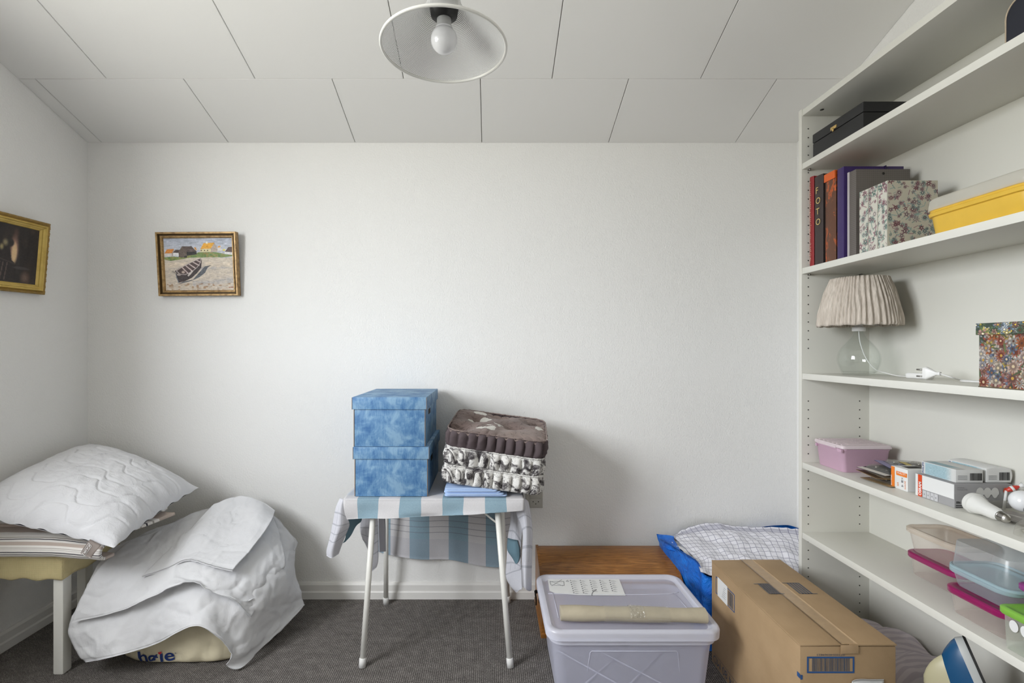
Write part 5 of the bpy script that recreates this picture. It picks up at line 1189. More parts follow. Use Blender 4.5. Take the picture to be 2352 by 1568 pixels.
mg.base(mg.mix(mg.math('MAXIMUM', gx, gz), rgb(92, 86, 82), rgb(116, 110, 104))); mg.b.inputs['Roughness'].default_value = .5
boxo('cover_board', 1.162, 1.330, 1.560, 1.563, Z2_, Z2_+.276, mg.m, gf, .001)
boxo('cover_board', 1.162, 1.330, 1.595, 1.598, Z2_, Z2_+.276, mg.m, gf, .001)
boxo('spine', 1.159, 1.163, 1.560, 1.598, Z2_, Z2_+.276, mg.m, gf, .001)
boxo('pale_edge', 1.1575, 1.1592, 1.588, 1.597, Z2_, Z2_+.2765, mat('pale_grey_edge', rgb(176, 170, 172), .5), gf, .0004)
boxo('papers', 1.165, 1.325, 1.564, 1.594, Z2_+.003, Z2_+.268, M['paper2'], gf, .0006)
bm = B(); lathe(bm, [(0, 0), (.004, 0), (.004, .0006), (0, .0006)], (0, 0, 0), 12); bm.transform(Matrix.Translation((1.245, 1.5598, Z2_+.262)) @ Matrix.Rotation(pi/2, 4, 'X')); finish('punched_hole', bm, M['hole'], gf)
pal = [(116, 66, 76), (142, 110, 116), (96, 132, 132), (120, 150, 150), (190, 178, 170), (132, 84, 92)]
fl_side = flowers(150, 200, (186, 181, 164), [(150, 116, 122), (160, 138, 140), (128, 152, 150), (150, 170, 166), (196, 188, 178), (150, 104, 110)], 240, .062, 4, [(122, 140, 134), (146, 116, 120), (134, 158, 154)], .5, ((150, 112, 118), (200, 190, 180)))
vm = vcol_mat('floral_paper', .6, .3)
fb = mat('floral_base_paper', rgb(186, 182, 168), .6)
for k, (ya_, yb_) in enumerate(((1.498, 1.534), (1.462, 1.4965), (1.426, 1.4605))):
    names = ['farthest of three small floral photo boxes, beside the grey binder', 'middle one of three small floral photo boxes on the upper shelf', 'nearest of three small floral photo boxes, its patterned side facing the room']
    t = thing('photo_box', names[k], 'box', (1.22, (ya_+yb_)/2, Z2_), group='floral photo boxes on the upper shelf')
    boxo('box_body', 1.150, 1.296, ya_, yb_, Z2_, Z2_+.194, fb, t, .0015)
    sp_img = flowers(44, 190, (196, 194, 182), [(150, 168, 162), (120, 150, 140), (176, 140, 146), (206, 196, 190), (150, 116, 122)], 60, .26, 20+k, [(110, 140, 128), (150, 120, 124)], .4, ((150, 112, 118), (210, 200, 190)))
    printed(t, 'printed_spine', sp_img, (1.150, yb_-.0008, Z2_+.001), UY, UZ, yb_-ya_-.0016, .192, vm)
    if k == 2: printed(t, 'printed_side', fl_side, (1.1510, ya_, Z2_+.001), UX, UZ, .1445, .192, vm)
# yellow tub
yt = thing('food_tub', 'long yellow plastic tub with cloudy lid at the end of the upper shelf', 'tub', (1.247, 1.16, Z2_))
M['yellow'] = mat('yellow_plastic', rgb(212, 172, 58), .4, var=.03, vs=30)
cxx, cyy = 1.2475, 1.165
bm = B(); rloft(bm, (cxx, cyy, Z2_), [(0, .098, .124, .035), (.003, .1, .127, .037), (.045, .1045, .133, .04), (.047, .109, .138, .043), (.055, .111, .140, .044), (.058, .1075, .1365, .042), (.066, .1095, .1385, .043), (.068, .106, .135, .042), (.05, .104, .132, .04), (.006, .098, .125, .036)], True, True, 8); finish('tub_body', bm, M['yellow'], yt, True, 50)
M['cloudy'] = see_through('cloudy_plastic', (.95, .95, .93, 1), rgb(226, 224, 214), .72, .25, .5, .7)
bm = B(); rloft(bm, (cxx, cyy, Z2_), [(.062, .1105, .140, .044), (.064, .112, .1415, .045), (.088, .110, .139, .045), (.093, .105, .134, .04), (.094, .095, .124, .035)], False, True, 8); finish('tub_lid', bm, M['cloudy'], yt, True, 50)

# --- lamp shelf
LX2, LY2 = 1.238, 1.655
tl_ = thing('table_lamp', 'table lamp with clear glass base and pleated beige shade on the middle shelf', 'lamp', (LX2, LY2, Z3_))
M['glass'] = NT('clear_glass'); m = M['glass']; m.t.nodes.remove(m.b); tr = m.n('ShaderNodeBsdfTransparent'); tr.inputs[0].default_value = (.975, .985, .98, 1); gl = m.n('ShaderNodeBsdfGlossy'); gl.inputs['Roughness'].default_value = .03
mx = m.n('ShaderNodeMixShader'); lw = m.n('ShaderNodeLayerWeight'); lw.inputs[0].default_value = .25; m.l(m.math('MULTIPLY_ADD', m.math('POWER', lw.outputs['Facing'], 3), .5, .04), mx.inputs[0]); m.l(tr.outputs[0], mx.inputs[1]); m.l(gl.outputs[0], mx.inputs[2]); m.l(mx.outputs[0], m.out.inputs[0]); M['glass'] = m.m
gp = [(.0, .001), (.040, .001), (.046, .004), (.050, .014), (.0575, .035), (.0605, .052), (.058, .072), (.050, .090), (.037, .108), (.024, .124), (.017, .138), (.015, .152)]
gp = [(p.x, p.y) for p in cr_line([(a, b, 0) for a, b in gp], 44)]
bm = B(); lathe(bm, gp, (LX2, LY2, Z3_), 48); lathe(bm, [(max(0, a-.003), b+(.004 if b < .01 else 0)) for a, b in gp][::-1], (LX2, LY2, Z3_), 48); finish('glass_base', bm, M['glass'], tl_)
bm = B(); lathe(bm, [(0, .148), (.0185, .148), (.0190, .151), (.019, .160), (.0175, .162), (.010, .163), (.010, .172), (.013, .174), (.013, .2), (0, .2)], (LX2, LY2, Z3_), 32); finish('lamp_neck', bm, M['whiteplastic'], tl_)
m = NT('crinkled_linen_shade'); m.base(m.ramp(m.noise(m.coord(scale=(1, 1, .12)), 160, 3), [(.3, rgb(176, 166, 154)), (.7, rgb(206, 196, 185))])); m.b.inputs['Roughness'].default_value = .9; m.b.inputs['Specular IOR Level'].default_value = .1
m.l(m.bump(m.noise(m.coord(scale=(1, 1, .08)), 170, 3, .6, .4), .7, .004), m.b.inputs['Normal'])
bm = B(); n = 360; rings = []; R0, R1, zA, zB = .1185, .079, .165, .326
for s_ in (0, 1):
    for i in range(25):
        t = i/24; tt = t if s_ == 0 else 1-t; rad = R0+(R1-R0)*tt+.006*sin(pi*tt); z = zA+(zB-zA)*tt; ring = []
        for j in range(n):
            th = 2*pi*j/n; w = sin(th*52+3.2*sin(th*5)+1.1*fbm((cos(th)*2, sin(th)*2, tt*.8), 1.2, 2)*2)
            pl_ = .0027*w+.0022*fbm((cos(th)*3, sin(th)*3, tt*.3), 5.5, 3); r_ = rad+pl_-(.003 if s_ else 0)
            if i in (0,) and s_ == 0: r_ = rad-.001+pl_*.4
            ring.append(bm.verts.new((LX2+r_*cos(th), LY2+r_*sin(th), Z3_+z+.0012*sin(th*17)*(1-tt))))
        rings.append(ring)
for i in range(len(rings)):
    a, b = rings[i], rings[(i+1) % len(rings)]
    for j in range(n): bm.faces.new((a[j], a[(j+1) % n], b[(j+1) % n], b[j]))
finish('lamp_shade', bm, m.m, tl_)
bm = B()
for k in range(3): a = 2*pi*k/3+.4; tube(bm, [(LX2, LY2, Z3_+.172), (LX2+.117*cos(a), LY2+.117*sin(a), Z3_+.170)], .0015, 6)
finish('shade_carrier', bm, M['whiteplastic'], tl_)
def on_shelf(px, py, z): y = (CAMZ-z)*FPX/(py-CY); return Vector(((px-CX)/FPX*y, y, z))
def yx(px, x): return x*FPX/(px-CX)
cb_ = [(LX2, LY2, Z3_+.150), (LX2+.002, LY2-.004, Z3_+.11), (LX2+.012, LY2-.015, Z3_+.06), (LX2+.030, LY2-.032, Z3_+.022), (LX2+.052, LY2-.048, Z3_+.010), (1.30, 1.575, Z3_+.003), (1.300, 1.53, Z3_+.003), (1.290, 1.508, Z3_+.008)]
bm = B(); tube(bm, cr_line(cb_, 60), .0017, 8); tube(bm, cr_line([(1.250, 1.368, Z3_+.0195), (1.262, 1.345, Z3_+.010), (1.30, 1.35, Z3_+.0025), (1.31, 1.25, Z3_+.0025), (1.32, 1.18, Z3_+.0025), (1.345, 1.16, Z3_+.0025), (1.35, 1.19, Z3_+.0025), (1.30, 1.24, Z3_+.0025), (1.26, 1.30, Z3_+.0025), (1.275, 1.33, Z3_+.0025), (1.30, 1.28, Z3_+.0025), (1.30, 1.16, Z3_+.0025)], 90), .0017, 8)
finish('power_cord', bm, M['whiteplastic'], tl_)['kind'] = 'stuff'
bm = B(); mt = Matrix.Translation((1.283, 1.472, Z3_+.0085)) @ Matrix.Rotation(radians(6), 4, 'Z'); rloft(bm, (0, 0, 0), [(-.008, .010, .036, .008), (-.005, .0115, .039, .009), (.004, .0115, .039, .009), (.0075, .009, .034, .008)], True, True, 6); bm.transform(mt); finish('cord_switch', bm, M['whiteplastic'], tl_, True, 40)
pc_ = Vector((1.238, 1.405, Z3_+.0195)); pa_ = Vector((.30, -.95, 0)).normalized(); px_ = Vector((0, 0, 1)).cross(pa_); ang = Matrix.Translation(pc_) @ Matrix((px_, Vector((0, 0, 1)), pa_)).transposed().to_4x4()
bm = B(); rloft(bm, (0, 0, 0), [(0, .008, .017, .006), (.006, .0085, .018, .0065), (.010, .0075, .0165, .006), (.030, .0045, .005, .0035), (.034, .004, .0045, .003), (.035, .0045, .005, .003), (.040, .0045, .005, .003)], True, True, 6)
bm.transform(ang); plug = finish('plug', bm, M['whiteplastic'], tl_, True, 40)
for sgn in (-1, 1):
    bm = B(); tube(bm, [ang @ Vector((0, sgn*.0095, 0)), ang @ Vector((0, sgn*.0095, -.012)), ang @ Vector((0, sgn*.0095, -.019))], .0021, 8); finish('plug_pin', bm, M['steel'], plug)
fxb = thing('gift_box', 'square lidded box covered in a dense flower print on the middle shelf', 'box', (1.24, 1.06, Z3_))
vp = [(206, 186, 176), (226, 218, 210), (196, 164, 150), (214, 178, 160), (196, 112, 62), (176, 88, 66), (206, 178, 92), (222, 214, 204), (188, 184, 190), (120, 132, 156), (176, 120, 112), (212, 196, 176), (160, 110, 98)]
gl_ = [(70, 84, 56), (88, 104, 66), (54, 62, 50)]
vp = [tuple(int(c_*.86) for c_ in q_) for q_ in vp]
fi = flowers(210, 170, (78, 80, 66), vp, 380, .10, 31, gl_, .3, ((176, 140, 64), (78, 50, 40), (190, 172, 140), (120, 84, 60))); bxm = mat('flower_box_board', rgb(96, 84, 66), .6)
boxo('box_body', 1.140, 1.345, 1.015, 1.148, Z3_, Z3_+.140, bxm, fxb, .001)
printed(fxb, 'printed_side', fi, (1.140, 1.1475, Z3_+.0005), UY, UZ, .132, .124, vm)
lid = boxo('lid', 1.136, 1.349, 1.012+.001, 1.152, Z3_+.121, Z3_+.148, bxm, fxb, .001)
printed(lid, 'printed_rim', flowers(220, 46, (58, 70, 62), [(120, 138, 150), (90, 110, 84), (206, 190, 120), (178, 140, 130), (188, 196, 208), (96, 70, 66)], 110, .085, 33, gl_), (1.136, 1.1515, Z3_+.1215), UY, UZ, .138, .026, vm)
bm = B(); tube(bm, [(1.1395, 1.149, Z3_+.001), (1.1395, 1.016, Z3_+.001)], .0012, 6); finish('bottom_edge', bm, bxm, fxb)

# --- shelf with bulbs
pk = thing('storage_tub', 'small pink plastic box with pale ribbed lid', 'box', (1.252, 1.703, Z4_))
M['pink'] = mat('pink_plastic', rgb(196, 162, 182), .4); M['palepink'] = mat('pale_pink_plastic', rgb(206, 192, 196), .4)
cx_, cy_ = 1.252, 1.706
bm = B(); rloft(bm, (cx_, cy_, Z4_), [(0, .072, .062, .010), (.002, .0735, .0635, .012), (.072, .080, .069, .012), (.074, .082, .071, .013), (.080, .082, .071, .013)], True, False, 6); finish('tub_body', bm, M['pink'], pk, True, 45)
bm = B(); rloft(bm, (cx_, cy_, Z4_), [(.079, .083, .072, .013), (.080, .086, .075, .014), (.086, .086, .075, .014), (.090, .083, .072, .012), (.0905, .078, .067, .01)], False, True, 6); lid = finish('lid', bm, M['palepink'], pk, True, 45)
for k in range(6): boxo('lid_rib', cx_-.076, cx_+.076, cy_-.06+k*.022, cy_-.052+k*.022, Z4_+.0904, Z4_+.0925, M['palepink'], lid, .0008)
boxo('clip', cx_-.088, cx_-.082, cy_-.045, cy_+.05, Z4_+.078, Z4_+.086, M['palepink'], lid, .001)
boxo('clip', cx_-.088, cx_-.080, cy_-.071, cy_-.051, Z4_+.068, Z4_+.078, M['pink'], pk, .001)
boxo('clip', cx_-.086, cx_-.080, cy_+.055, cy_+.062, Z4_+.066, Z4_+.076, M['pink'], pk, .001)
# blister packs
M['blister'] = see_through('clear_blister', (.96, .96, .94, 1), rgb(200, 196, 188), .07, .1, .3, 1.6)
def pack(label, c, yaw, roll, pitch, w, d, col, items, band=None):
    t = thing('blister_pack', label, 'packet', (0, 0, 0))
    cm_ = mat('pack_card', col, .45)
    boxo('backing_card', -w/2, w/2, -d/2, d/2, 0, .0012, cm_, t, .0002)
    if band: boxo('printed_band', -w/2, w/2, d/2-.022, d/2-.001, .0012, .0014, mat('pack_band', band, .45), t, 0)
    bm = B(); rloft(bm, (0, -.008, 0), [(.0013, w/2-.006, d/2-.016, .006), (.010, w/2-.010, d/2-.020, .006), (.011, w/2-.012, d/2-.022, .005)], False, True, 5); finish('blister', bm, M['blister'], t, True, 40)
    for k in range(items):
        bm = B(); x_ = -w/2+.014+(w-.028)*(k+.5)/items; tube(bm, [(x_, -d/2+.026, .006), (x_, d/2-.040, .006), (x_, d/2-.037, .006)], [.0045, .0045, .0018], 10); finish('pack_item', bm, M['steel'] if k % 2 else cm_, t)
    t.location = c; t.rotation_euler = (radians(roll), radians(pitch), radians(yaw)); return t
zz = Z4_+.0006
pack('brown blister pack lying lowest in the heap beside the pink box', (1.255, 1.520, zz+.002), 96, 0, -1, .105, .150, rgb(112, 92, 66), 3, rgb(150, 128, 92))
pack('gold and brown blister pack, second from below in the heap', (1.245, 1.530, zz+.018), 84, 2, -2, .10, .145, rgb(128, 104, 66), 3, rgb(92, 70, 48))
pack('black blister pack lying across the brown ones', (1.252, 1.545, zz+.032), 100, -2, -3, .095, .140, rgb(34, 32, 34), 2, rgb(214, 208, 200))
pack('dark blue blister pack with clear domes on the heap', (1.290, 1.530, zz+.047), 78, 3, -4, .085, .13, rgb(56, 60, 92), 2, rgb(130, 124, 160))
pack('black and gold packet topmost at the back of the heap', (1.322, 1.475, zz+.052), 88, 6, -8, .075, .14, rgb(32, 30, 32), 2, rgb(176, 156, 70))
# battery box
bt = thing('battery_box', 'small white and orange battery carton standing before the grey bulb carton', 'box', (1.24, 1.448, Z4_))
x0, x1, y0, y1, H = 1.2025, 1.272, 1.4185, 1.477, .063
boxo('carton', x0, x1, y0, y1, Z4_, Z4_+H, M['paper'], bt, .0008)
rects(bt, 'orange_print', M['orange'], (x0, 0, Z4_), UY, UZ, [(-y1+.0005, -y1+.013, .001, H-.001), (-y1+.019, -y0-.002, .040, .052)], .0006)['kind'] = 'stuff'
text(bt, 'lettering', 'AA', M['orange'], (x0, y1-.0275, Z4_+.008), UZ, (0, 1, 0), height=.006, lift=.0008)
text(bt, 'lettering', 'ALKALINE', M['orange'], (x0, y0+.006, Z4_+.005), UZ, (0, 1, 0), height=.005, width=.024, lift=.0008)
text(bt, 'lettering', 'ULTIMA', M['lettering'], (x0, y0+.006, Z4_+.051), (0, 1, 0), (0, 0, -1), height=.006, width=.030, lift=.0011)
text(bt, 'lettering', 'BATTERIES', M['lettering'], (x0, y1-.004, Z4_+.006), UZ, (0, 1, 0), height=.004, width=.03, lift=.0011)
rects(bt, 'symbols', M['greyink'], (x0, 0, Z4_), UY, UZ, [((-y0-.022, .010), (-y0-.014, .010), (-y0-.018, .017)), ((-y0-.022, .022), (-y0-.015, .022), (-y0-.015, .029), (-y0-.022, .029))], .0006)['kind'] = 'stuff'
text(bt, 'symbol', 'x', M['greyink'], (x0, y0+.022, Z4_+.031), UY, UZ, height=.006)
boxo('open_slot', x0+.02, x1-.004, y0+.02, y1-.012, Z4_+H-.0005, Z4_+H+.0003, M['hole'], bt, 0)
# large bulb carton
oc = thing('bulb_carton', 'wide white and grey light bulb carton with red stripe, under two smaller cartons', 'box', (1.27, 1.33, Z4_))
x0, x1, y0, y1, H = 1.202, 1.352, 1.275, 1.392, .0615
M['greycard'] = mat('grey_card', rgb(150, 149, 150), .5)
boxo('carton', x0, x1, y0, y1, Z4_, Z4_+H, M['greycard'], oc, .0008)
rects(oc, 'white_print', M['paper'], (x0, 0, Z4_), UY, UZ, [(-y1+.0006, -y0-.0006, .0225, H-.0006), (-y1+.0006, -y1+.010, .0006, .0225)], .0005)['kind'] = 'stuff'
rects(oc, 'red_stripe', M['redorange'], (x0, 0, Z4_), UY, UZ, [(-y1+.009, -y1+.022, .0006, H-.0006)], .0009)
text(oc, 'lettering', 'OSRAM', M['lettering'], (x0, y1-.020, Z4_+.004), UZ, (0, 1, 0), height=.0085, width=.037, bold=.03, lift=.0012)
lst = []
for k in range(4): a = -y1+.024+k*.0118; lst.append((a, a+.0108, .0015, .0205))
rects(oc, 'symbol_box', mat('light_grey_ink', rgb(188, 188, 190), .6), (x0, 0, Z4_), UY, UZ, lst, .0008)['kind'] = 'stuff'
rects(oc, 'symbols', M['greyink'], (x0, 0, Z4_), UY, UZ, [(-y1+.0285+k*.0118, -y1+.0300+k*.0118, .008, .013) for k in range(4)]+[(-y1+.0265+k*.0118, -y1+.032+k*.0118, .0100, .0108) for k in range(4)], .0010)['kind'] = 'stuff'
text(oc, 'lettering', 'LED STAR', M['greyink'], (x0+.006, y0, Z4_+.0515), UX, UZ, height=.0032)
text(oc, 'lettering', 'CLASSIC A 60', M['greyink'], (x0+.006, y0, Z4_+.0465), UX, UZ, height=.0032)
rects(oc, 'small_print', M['blacklettering'], (0, y0, Z4_), UX, UZ, [(x0+.003, x0+.03, .0015+.0045*k, .0035+.0045*k) for k in range(2)], .0006)['kind'] = 'stuff'
text(oc, 'lettering', '806 lm', M['blacklettering'], (x0+.004, y0, Z4_+.012), UX, UZ, height=.006, width=.018, bold=.02)
M['bulbprint'] = mat('bulb_print', rgb(200, 199, 196), .5)
for k in range(3):
    bm = B(); cxp = x0+.066+k*.019; bm.faces.new([bm.verts.new((cxp+.0105*cos(a)*(1 if sin(a) > -.3 else .75), y0-.0006-.0002*k, Z4_+.040+.0135*sin(a))) for a in np.linspace(0, 2*pi, 25)[:-1]]); finish('printed_bulb', bm, M['bulbprint'], oc, False)
bm = B(); bm.faces.new([bm.verts.new((x1-.018+.006*cos(a), y0-.0008, Z4_+.046+.0075*sin(a))) for a in np.linspace(0, 2*pi, 17)[:-1]]); finish('printed_badge', bm, M['redorange'], oc, False)
# two blue-white cartons on top
def carton(label, x0, x1, y0, y1, z, H, yaw, word, bulge=0):
    t = thing('bulb_carton', label, 'box', ((x0+x1)/2, (y0+y1)/2, z), group='blue and white bulb cartons')
    bm = B(); abox(bm, x0, x1, y0, y1, z, z+H, .0012)
    if bulge:
        bmesh.ops.subdivide_edges(bm, edges=[e for e in bm.edges if e.calc_length() > .02], cuts=6, use_grid_fill=True)
        for v in bm.verts:
            u = (v.co.x-x0)/(x1-x0); w = (v.co.y-y0)/(y1-y0)
            if v.co.z > z+H*.5: v.co.z += bulge*sin(pi*min(1, max(0, u)))
            if v.co.x > x1-.004: v.co.x += bulge*sin(pi*(v.co.z-z)/H)
    finish('carton', bm, M['paper'], t, True, 40)
    n_x = 60; img = np.zeros((22, n_x, 3)); 
    for i in range(n_x):
        u = i/(n_x-1); a = np.array((.60, .70, .73)); w = np.array((.80, .80, .79)); f = 1 if u < .11 else (.0 if u < .72 else min(1, (u-.72)/.2)); img[:, i] = a*(1-f)+w*f
    r_ = np.random.default_rng(3); img += r_.normal(size=img.shape[:2])[..., None]*.025*(img[..., :1] < .75)
    printed(t, 'printed_side', img, (x0, y1-.0012, z+.001), UY, UZ, y1-y0-.0024, H-.002, vm)
    text(t, 'lettering', word, M['navy'], (x0-.0002, y1-.0085, z+.002), UZ, (0, 1, 0), height=.0055, width=(H-.004)*(1 if len(word) > 3 else .5), bold=.02, lift=.0008)
    top = img.copy(); printed(t, 'printed_top', np.repeat(img[:1], 20, 0), (x0+.002, y1-.0012, z+H+.0002), UY, UX, y1-y0-.0024, (x1-x0)*.35, vm) if not bulge else None
    bl = []; a = x0+(x1-x0)*.52; rr_ = random.Random(9)
    while a < x1-.004: w = rr_.choice([.0006, .001, .0014]); bl.append((a, a+w, .006, H-.009)); a += w+rr_.choice([.0006, .0009])
    rects(t, 'barcode', M['blacklettering'], (0, y0, z), UX, UZ, bl, .0005)['kind'] = 'stuff'
    rects(t, 'small_print', M['greyink'], (0, y0, z), UX, UZ, [(x0+.005, x0+(x1-x0)*.42, .008+k*.0032, .0091+k*.0032) for k in range(4)], .0005)['kind'] = 'stuff'
    return t
zt_ = Z4_+.0622
carton('blue and white bulb carton on the near end of the wide grey carton, front one', 1.2175, 1.289, 1.288, 1.390, zt_, .034, 0, 'PHILIPS')
carton('bulging blue and white bulb carton behind the other one on the grey carton', 1.300, 1.364, 1.290, 1.398, zt_, .036, 0, 'PHILIPS', .0045)
# clear tray with reflector bulb
tr_ = thing('clear_tray', 'clear plastic packaging tray lying on the bulb shelf', 'tray', (0, 0, 0))
bm = B(); rloft(bm, (0, 0, 0), [(.001, .050, .072, .006), (.003, .053, .075, .008), (.022, .056, .078, .008), (.0225, .0585, .0805, .009), (.0235, .0585, .0805, .009), (.0235, .055, .077, .008)], True, False, 6); finish('tray_shell', bm, M['blister'], tr_, True, 40)
boxo('leaflet', -.040, .045, -.05, .055, .0035, .0045, mat('printed_leaflet', rgb(176, 172, 170), .5, var=.35, vs=45), tr_, 0)
tr_.location = (1.275, 1.175, Z4_+.0005); tr_.rotation_euler = (0, 0, radians(8))
rb_ = thing('reflector_bulb', 'white reflector light bulb lying on its side at the clear tray', 'light bulb', (0, 0, 0))
bm = B(); lathe(bm, [(0, 0), (.022, -.0005), (.0285, .002), (.0300, .006), (.0300, .014), (.0272, .016), (.0262, .024), (.0235, .033), (.0205, .042), (.0190, .058), (.0175, .078), (.0135, .088)], (0, 0, 0), 40); finish('bulb_body', bm, mat('white_glazed', (.68, .675, .65, 1), .2, coat=.4), rb_, True, 25)
bm = B(); lathe(bm, [(.0125, .088)]+[(.0108+.0022*(i % 2), .089+i*.0022) for i in range(9)]+[(.010, .109), (.005, .113), (.0, .114)], (0, 0, 0), 32); finish('screw_cap', bm, mat('nickel_cap', (.6, .58, .55, 1), .25, 1), rb_)
text(rb_, 'lettering', 'IS', M['greyink'], (.008, -.0305, .009), (1, 0, 0), (0, 0, 1), height=.004, lift=0)
p0 = Vector((1.212, 1.240, Z4_+.0315)); p1 = Vector((1.204, 1.140, Z4_+.0190)); dz = (p1-p0).normalized()
rb_.rotation_mode = 'QUATERNION'; rb_.rotation_quaternion = Vector((0, 0, 1)).rotation_difference(dz); rb_.location = (1.212, 1.240, Z4_+.0275); rb_.scale = (.87,)*3
gb = thing('globe_bulb', 'opal white globe light bulb at the right end of the bulb shelf', 'light bulb', (1.31, 1.19, Z4_))
bm = B(); bmesh.ops.create_uvsphere(bm, u_segments=40, v_segments=24, radius=.0255, matrix=Matrix.Translation((1.287, 1.190, Z4_+.0440))); finish('globe', bm, bpy.data.materials['opal_glass'], gb)
bm = B(); tube(bm, [(1.287, 1.172, Z4_+.035), (1.287, 1.150, Z4_+.024), (1.287, 1.125, Z4_+.0125)], [.0165, .0125, .010], 24); finish('screw_cap', bm, bpy.data.materials['nickel_cap'], gb)
cd = thing('twisted_wrapper', 'red and white twisted wrapper lying behind the opal globe bulb', 'wrapper', (1.34, 1.225, Z4_+.0))
wr0 = Vector((1.325, 1.262, Z4_+.050)); wdir = Vector((.015, -.008, .010))
def wp_(t): return wr0+wdir*t
bm = B(); tube(bm, [wp_(t) for t in (-.15, 0, .35, .8, 1.1, 1.25, 1.7)], [.002, .0045, .0065, .0065, .0045, .002, .0070], 12); finish('wrapper_body', bm, mat('red_wrapper', rgb(196, 60, 48), .35), cd)
bm = B(); tube(bm, [wp_(.42), wp_(.72)], [.0070, .0070], 12); tube(bm, [wp_(1.3), wp_(1.75)], [.0030, .0078], 12); finish('white_band', bm, M['paper'], cd)
bm = B(); tube(bm, [wp_(-.1), (1.318, 1.264, Z4_)], .003, 8); finish('stem', bm, M['paper'], cd)
# string of beads in a clear bag
sg = thing('bead_garland', 'coiled silvery bead chain in a clear bag at the shelf edge', 'garland', (1.235, 1.06, Z4_))
bm = B()
for ring_ in range(4):
    n_ = 46-ring_*6
    for j in range(n_):
        a = 2*pi*j/n_; R = .062-.010*ring_; bmesh.ops.create_icosphere(bm, subdivisions=1, radius=.0042, matrix=Matrix.Translation((1.240+R*.95*cos(a), 1.073+R*.82*sin(a)*.9, Z4_+.0055+.004*ring_+.002*sin(5*a))))
o = finish('bead', bm, mat('silver_beads', (.55, .53, .47, 1), .3, .7), sg); o['kind'] = 'stuff'
bm = B(); R_o = [.078, .074, .060, .035, .006]; rngs = []
for i, R in enumerate(R_o):
    rngs.append([bm.verts.new((1.240+R*cos(a)*(1+.05*sin(7*a)), 1.076+R*.74*sin(a)*(1+.05*sin(5*a)), Z4_+[.0008, .020, .030, .028, .026][i]+.004*fbm((cos(a), sin(a), i), 2.5, 2)*(i > 0))) for a in np.linspace(0, 2*pi, 49)[:-1]])
for i in range(4):
    for j in range(48): bm.faces.new((rngs[i][j], rngs[i][(j+1) % 48], rngs[i+1][(j+1) % 48], rngs[i+1][j]))
finish('clear_bag', bm, M['blister'], sg)

# --- shelf with food containers
M['magenta'] = mat('magenta_plastic', rgb(142, 20, 88), .3, coat=.2); M['lime'] = mat('lime_green_plastic', rgb(128, 182, 72), .35)
M['tubclear'] = see_through('clear_food_plastic', (.99, .975, .965, 1), rgb(240, 228, 220), .10, .3, .3, .9)
M['tubbeige'] = see_through('beige_food_plastic', (.97, .95, .92, 1), rgb(232, 216, 198), .42, .3, .35, .9)
M['tubblue'] = see_through('bluish_food_plastic', (.965, .98, .985, 1), rgb(216, 226, 232), .12, .3, .25, 1)
M['bluerim'] = see_through('pale_blue_rim', (.88, .95, .97, 1), rgb(186, 212, 220), .7, .3, .25, 1)
M['tubgreen'] = see_through('greenish_food_plastic', (.97, .98, .96, 1), rgb(228, 234, 222), .22, .3, .3, .9)
def tubb(name, label, cx, cy, z, hw, hd, H, r, mb, mlid, inverted=False, lidh=.010, lid=True, cat='container', taper=.010, mrim=None, group=None):
    t = thing(name, label, cat, (cx, cy, z), group=group)
    lv = [(0, hw-taper, hd-taper, r*.7), (.003, hw-taper*.8, hd-taper*.8, r*.8), (H-.004, hw-.002, hd-.002, r), (H-.003, hw+.001, hd+.001, r+.002), (H, hw+.001, hd+.001, r+.002)]
    if inverted: lv = [(H-a, b, c_, d_) for a, b, c_, d_ in lv]
    bm = B(); rloft(bm, (cx, cy, z), lv, True, False, 8); bmesh.ops.recalc_face_normals(bm, faces=bm.faces[:]); finish('tub_body', bm, mb, t, True, 45)
    if mrim:
        zz_ = z+(0 if inverted else H); bm = B(); rloft(bm, (cx, cy, zz_-.003), [(0, hw+.0012, hd+.0012, r+.002), (.001, hw+.004, hd+.004, r+.004), (.006, hw+.004, hd+.004, r+.004), (.007, hw+.0005, hd+.0005, r)], False, False, 8); finish('rim', bm, mrim, t, True, 45)
    if lid:
        bm = B(); rloft(bm, (cx, cy, z+H), [(-.006, hw+.003, hd+.003, r+.004), (-.004, hw+.005, hd+.005, r+.006), (lidh-.003, hw+.005, hd+.005, r+.006), (lidh, hw+.001, hd+.001, r+.002), (lidh-.0005, hw-.006, hd-.006, r), (lidh-.003, hw-.009, hd-.009, r), (lidh-.0032, hw-.02, hd-.02, r*.8)], False, True, 8); finish('lid', bm, mlid, t, True, 45)
    return t
zc = Z5_
tubb('food_container', 'clear food container with magenta lid, under the beige tub at the far end', 1.309, 1.400, zc, .062, .082, .056, .028, M['tubclear'], M['magenta'])
t_ = tubb('food_container', 'beige translucent food tub stacked on the farther magenta lid', 1.309, 1.402, zc+.067, .062, .084, .062, .026, M['tubclear'], M['tubbeige'], lidh=.009, taper=.014)
tubb('food_container', 'clear food container with magenta lid, lowest in the nearer stack', 1.235, 1.192, zc, .066, .077, .056, .026, M['tubclear'], M['magenta'])
tubb('food_container', 'shallow bluish food container with pale rim, second in the nearer stack', 1.238, 1.196, zc+.0675, .062, .076, .040, .028, M['tubblue'], M['bluerim'], lidh=.007, taper=.012)
tubb('food_container', 'upturned clear bluish container on top of the nearer stack', 1.240, 1.190, zc+.116, .066, .080, .066, .028, M['tubblue'], None, inverted=True, lid=False, taper=.010, mrim=M['bluerim'])
gc = tubb('food_container', 'food container with lime green lid at the right edge of the shelf', 1.205, 1.063, zc, .058, .046, .083, .012, M['tubgreen'], M['lime'], lidh=.010, taper=.006)
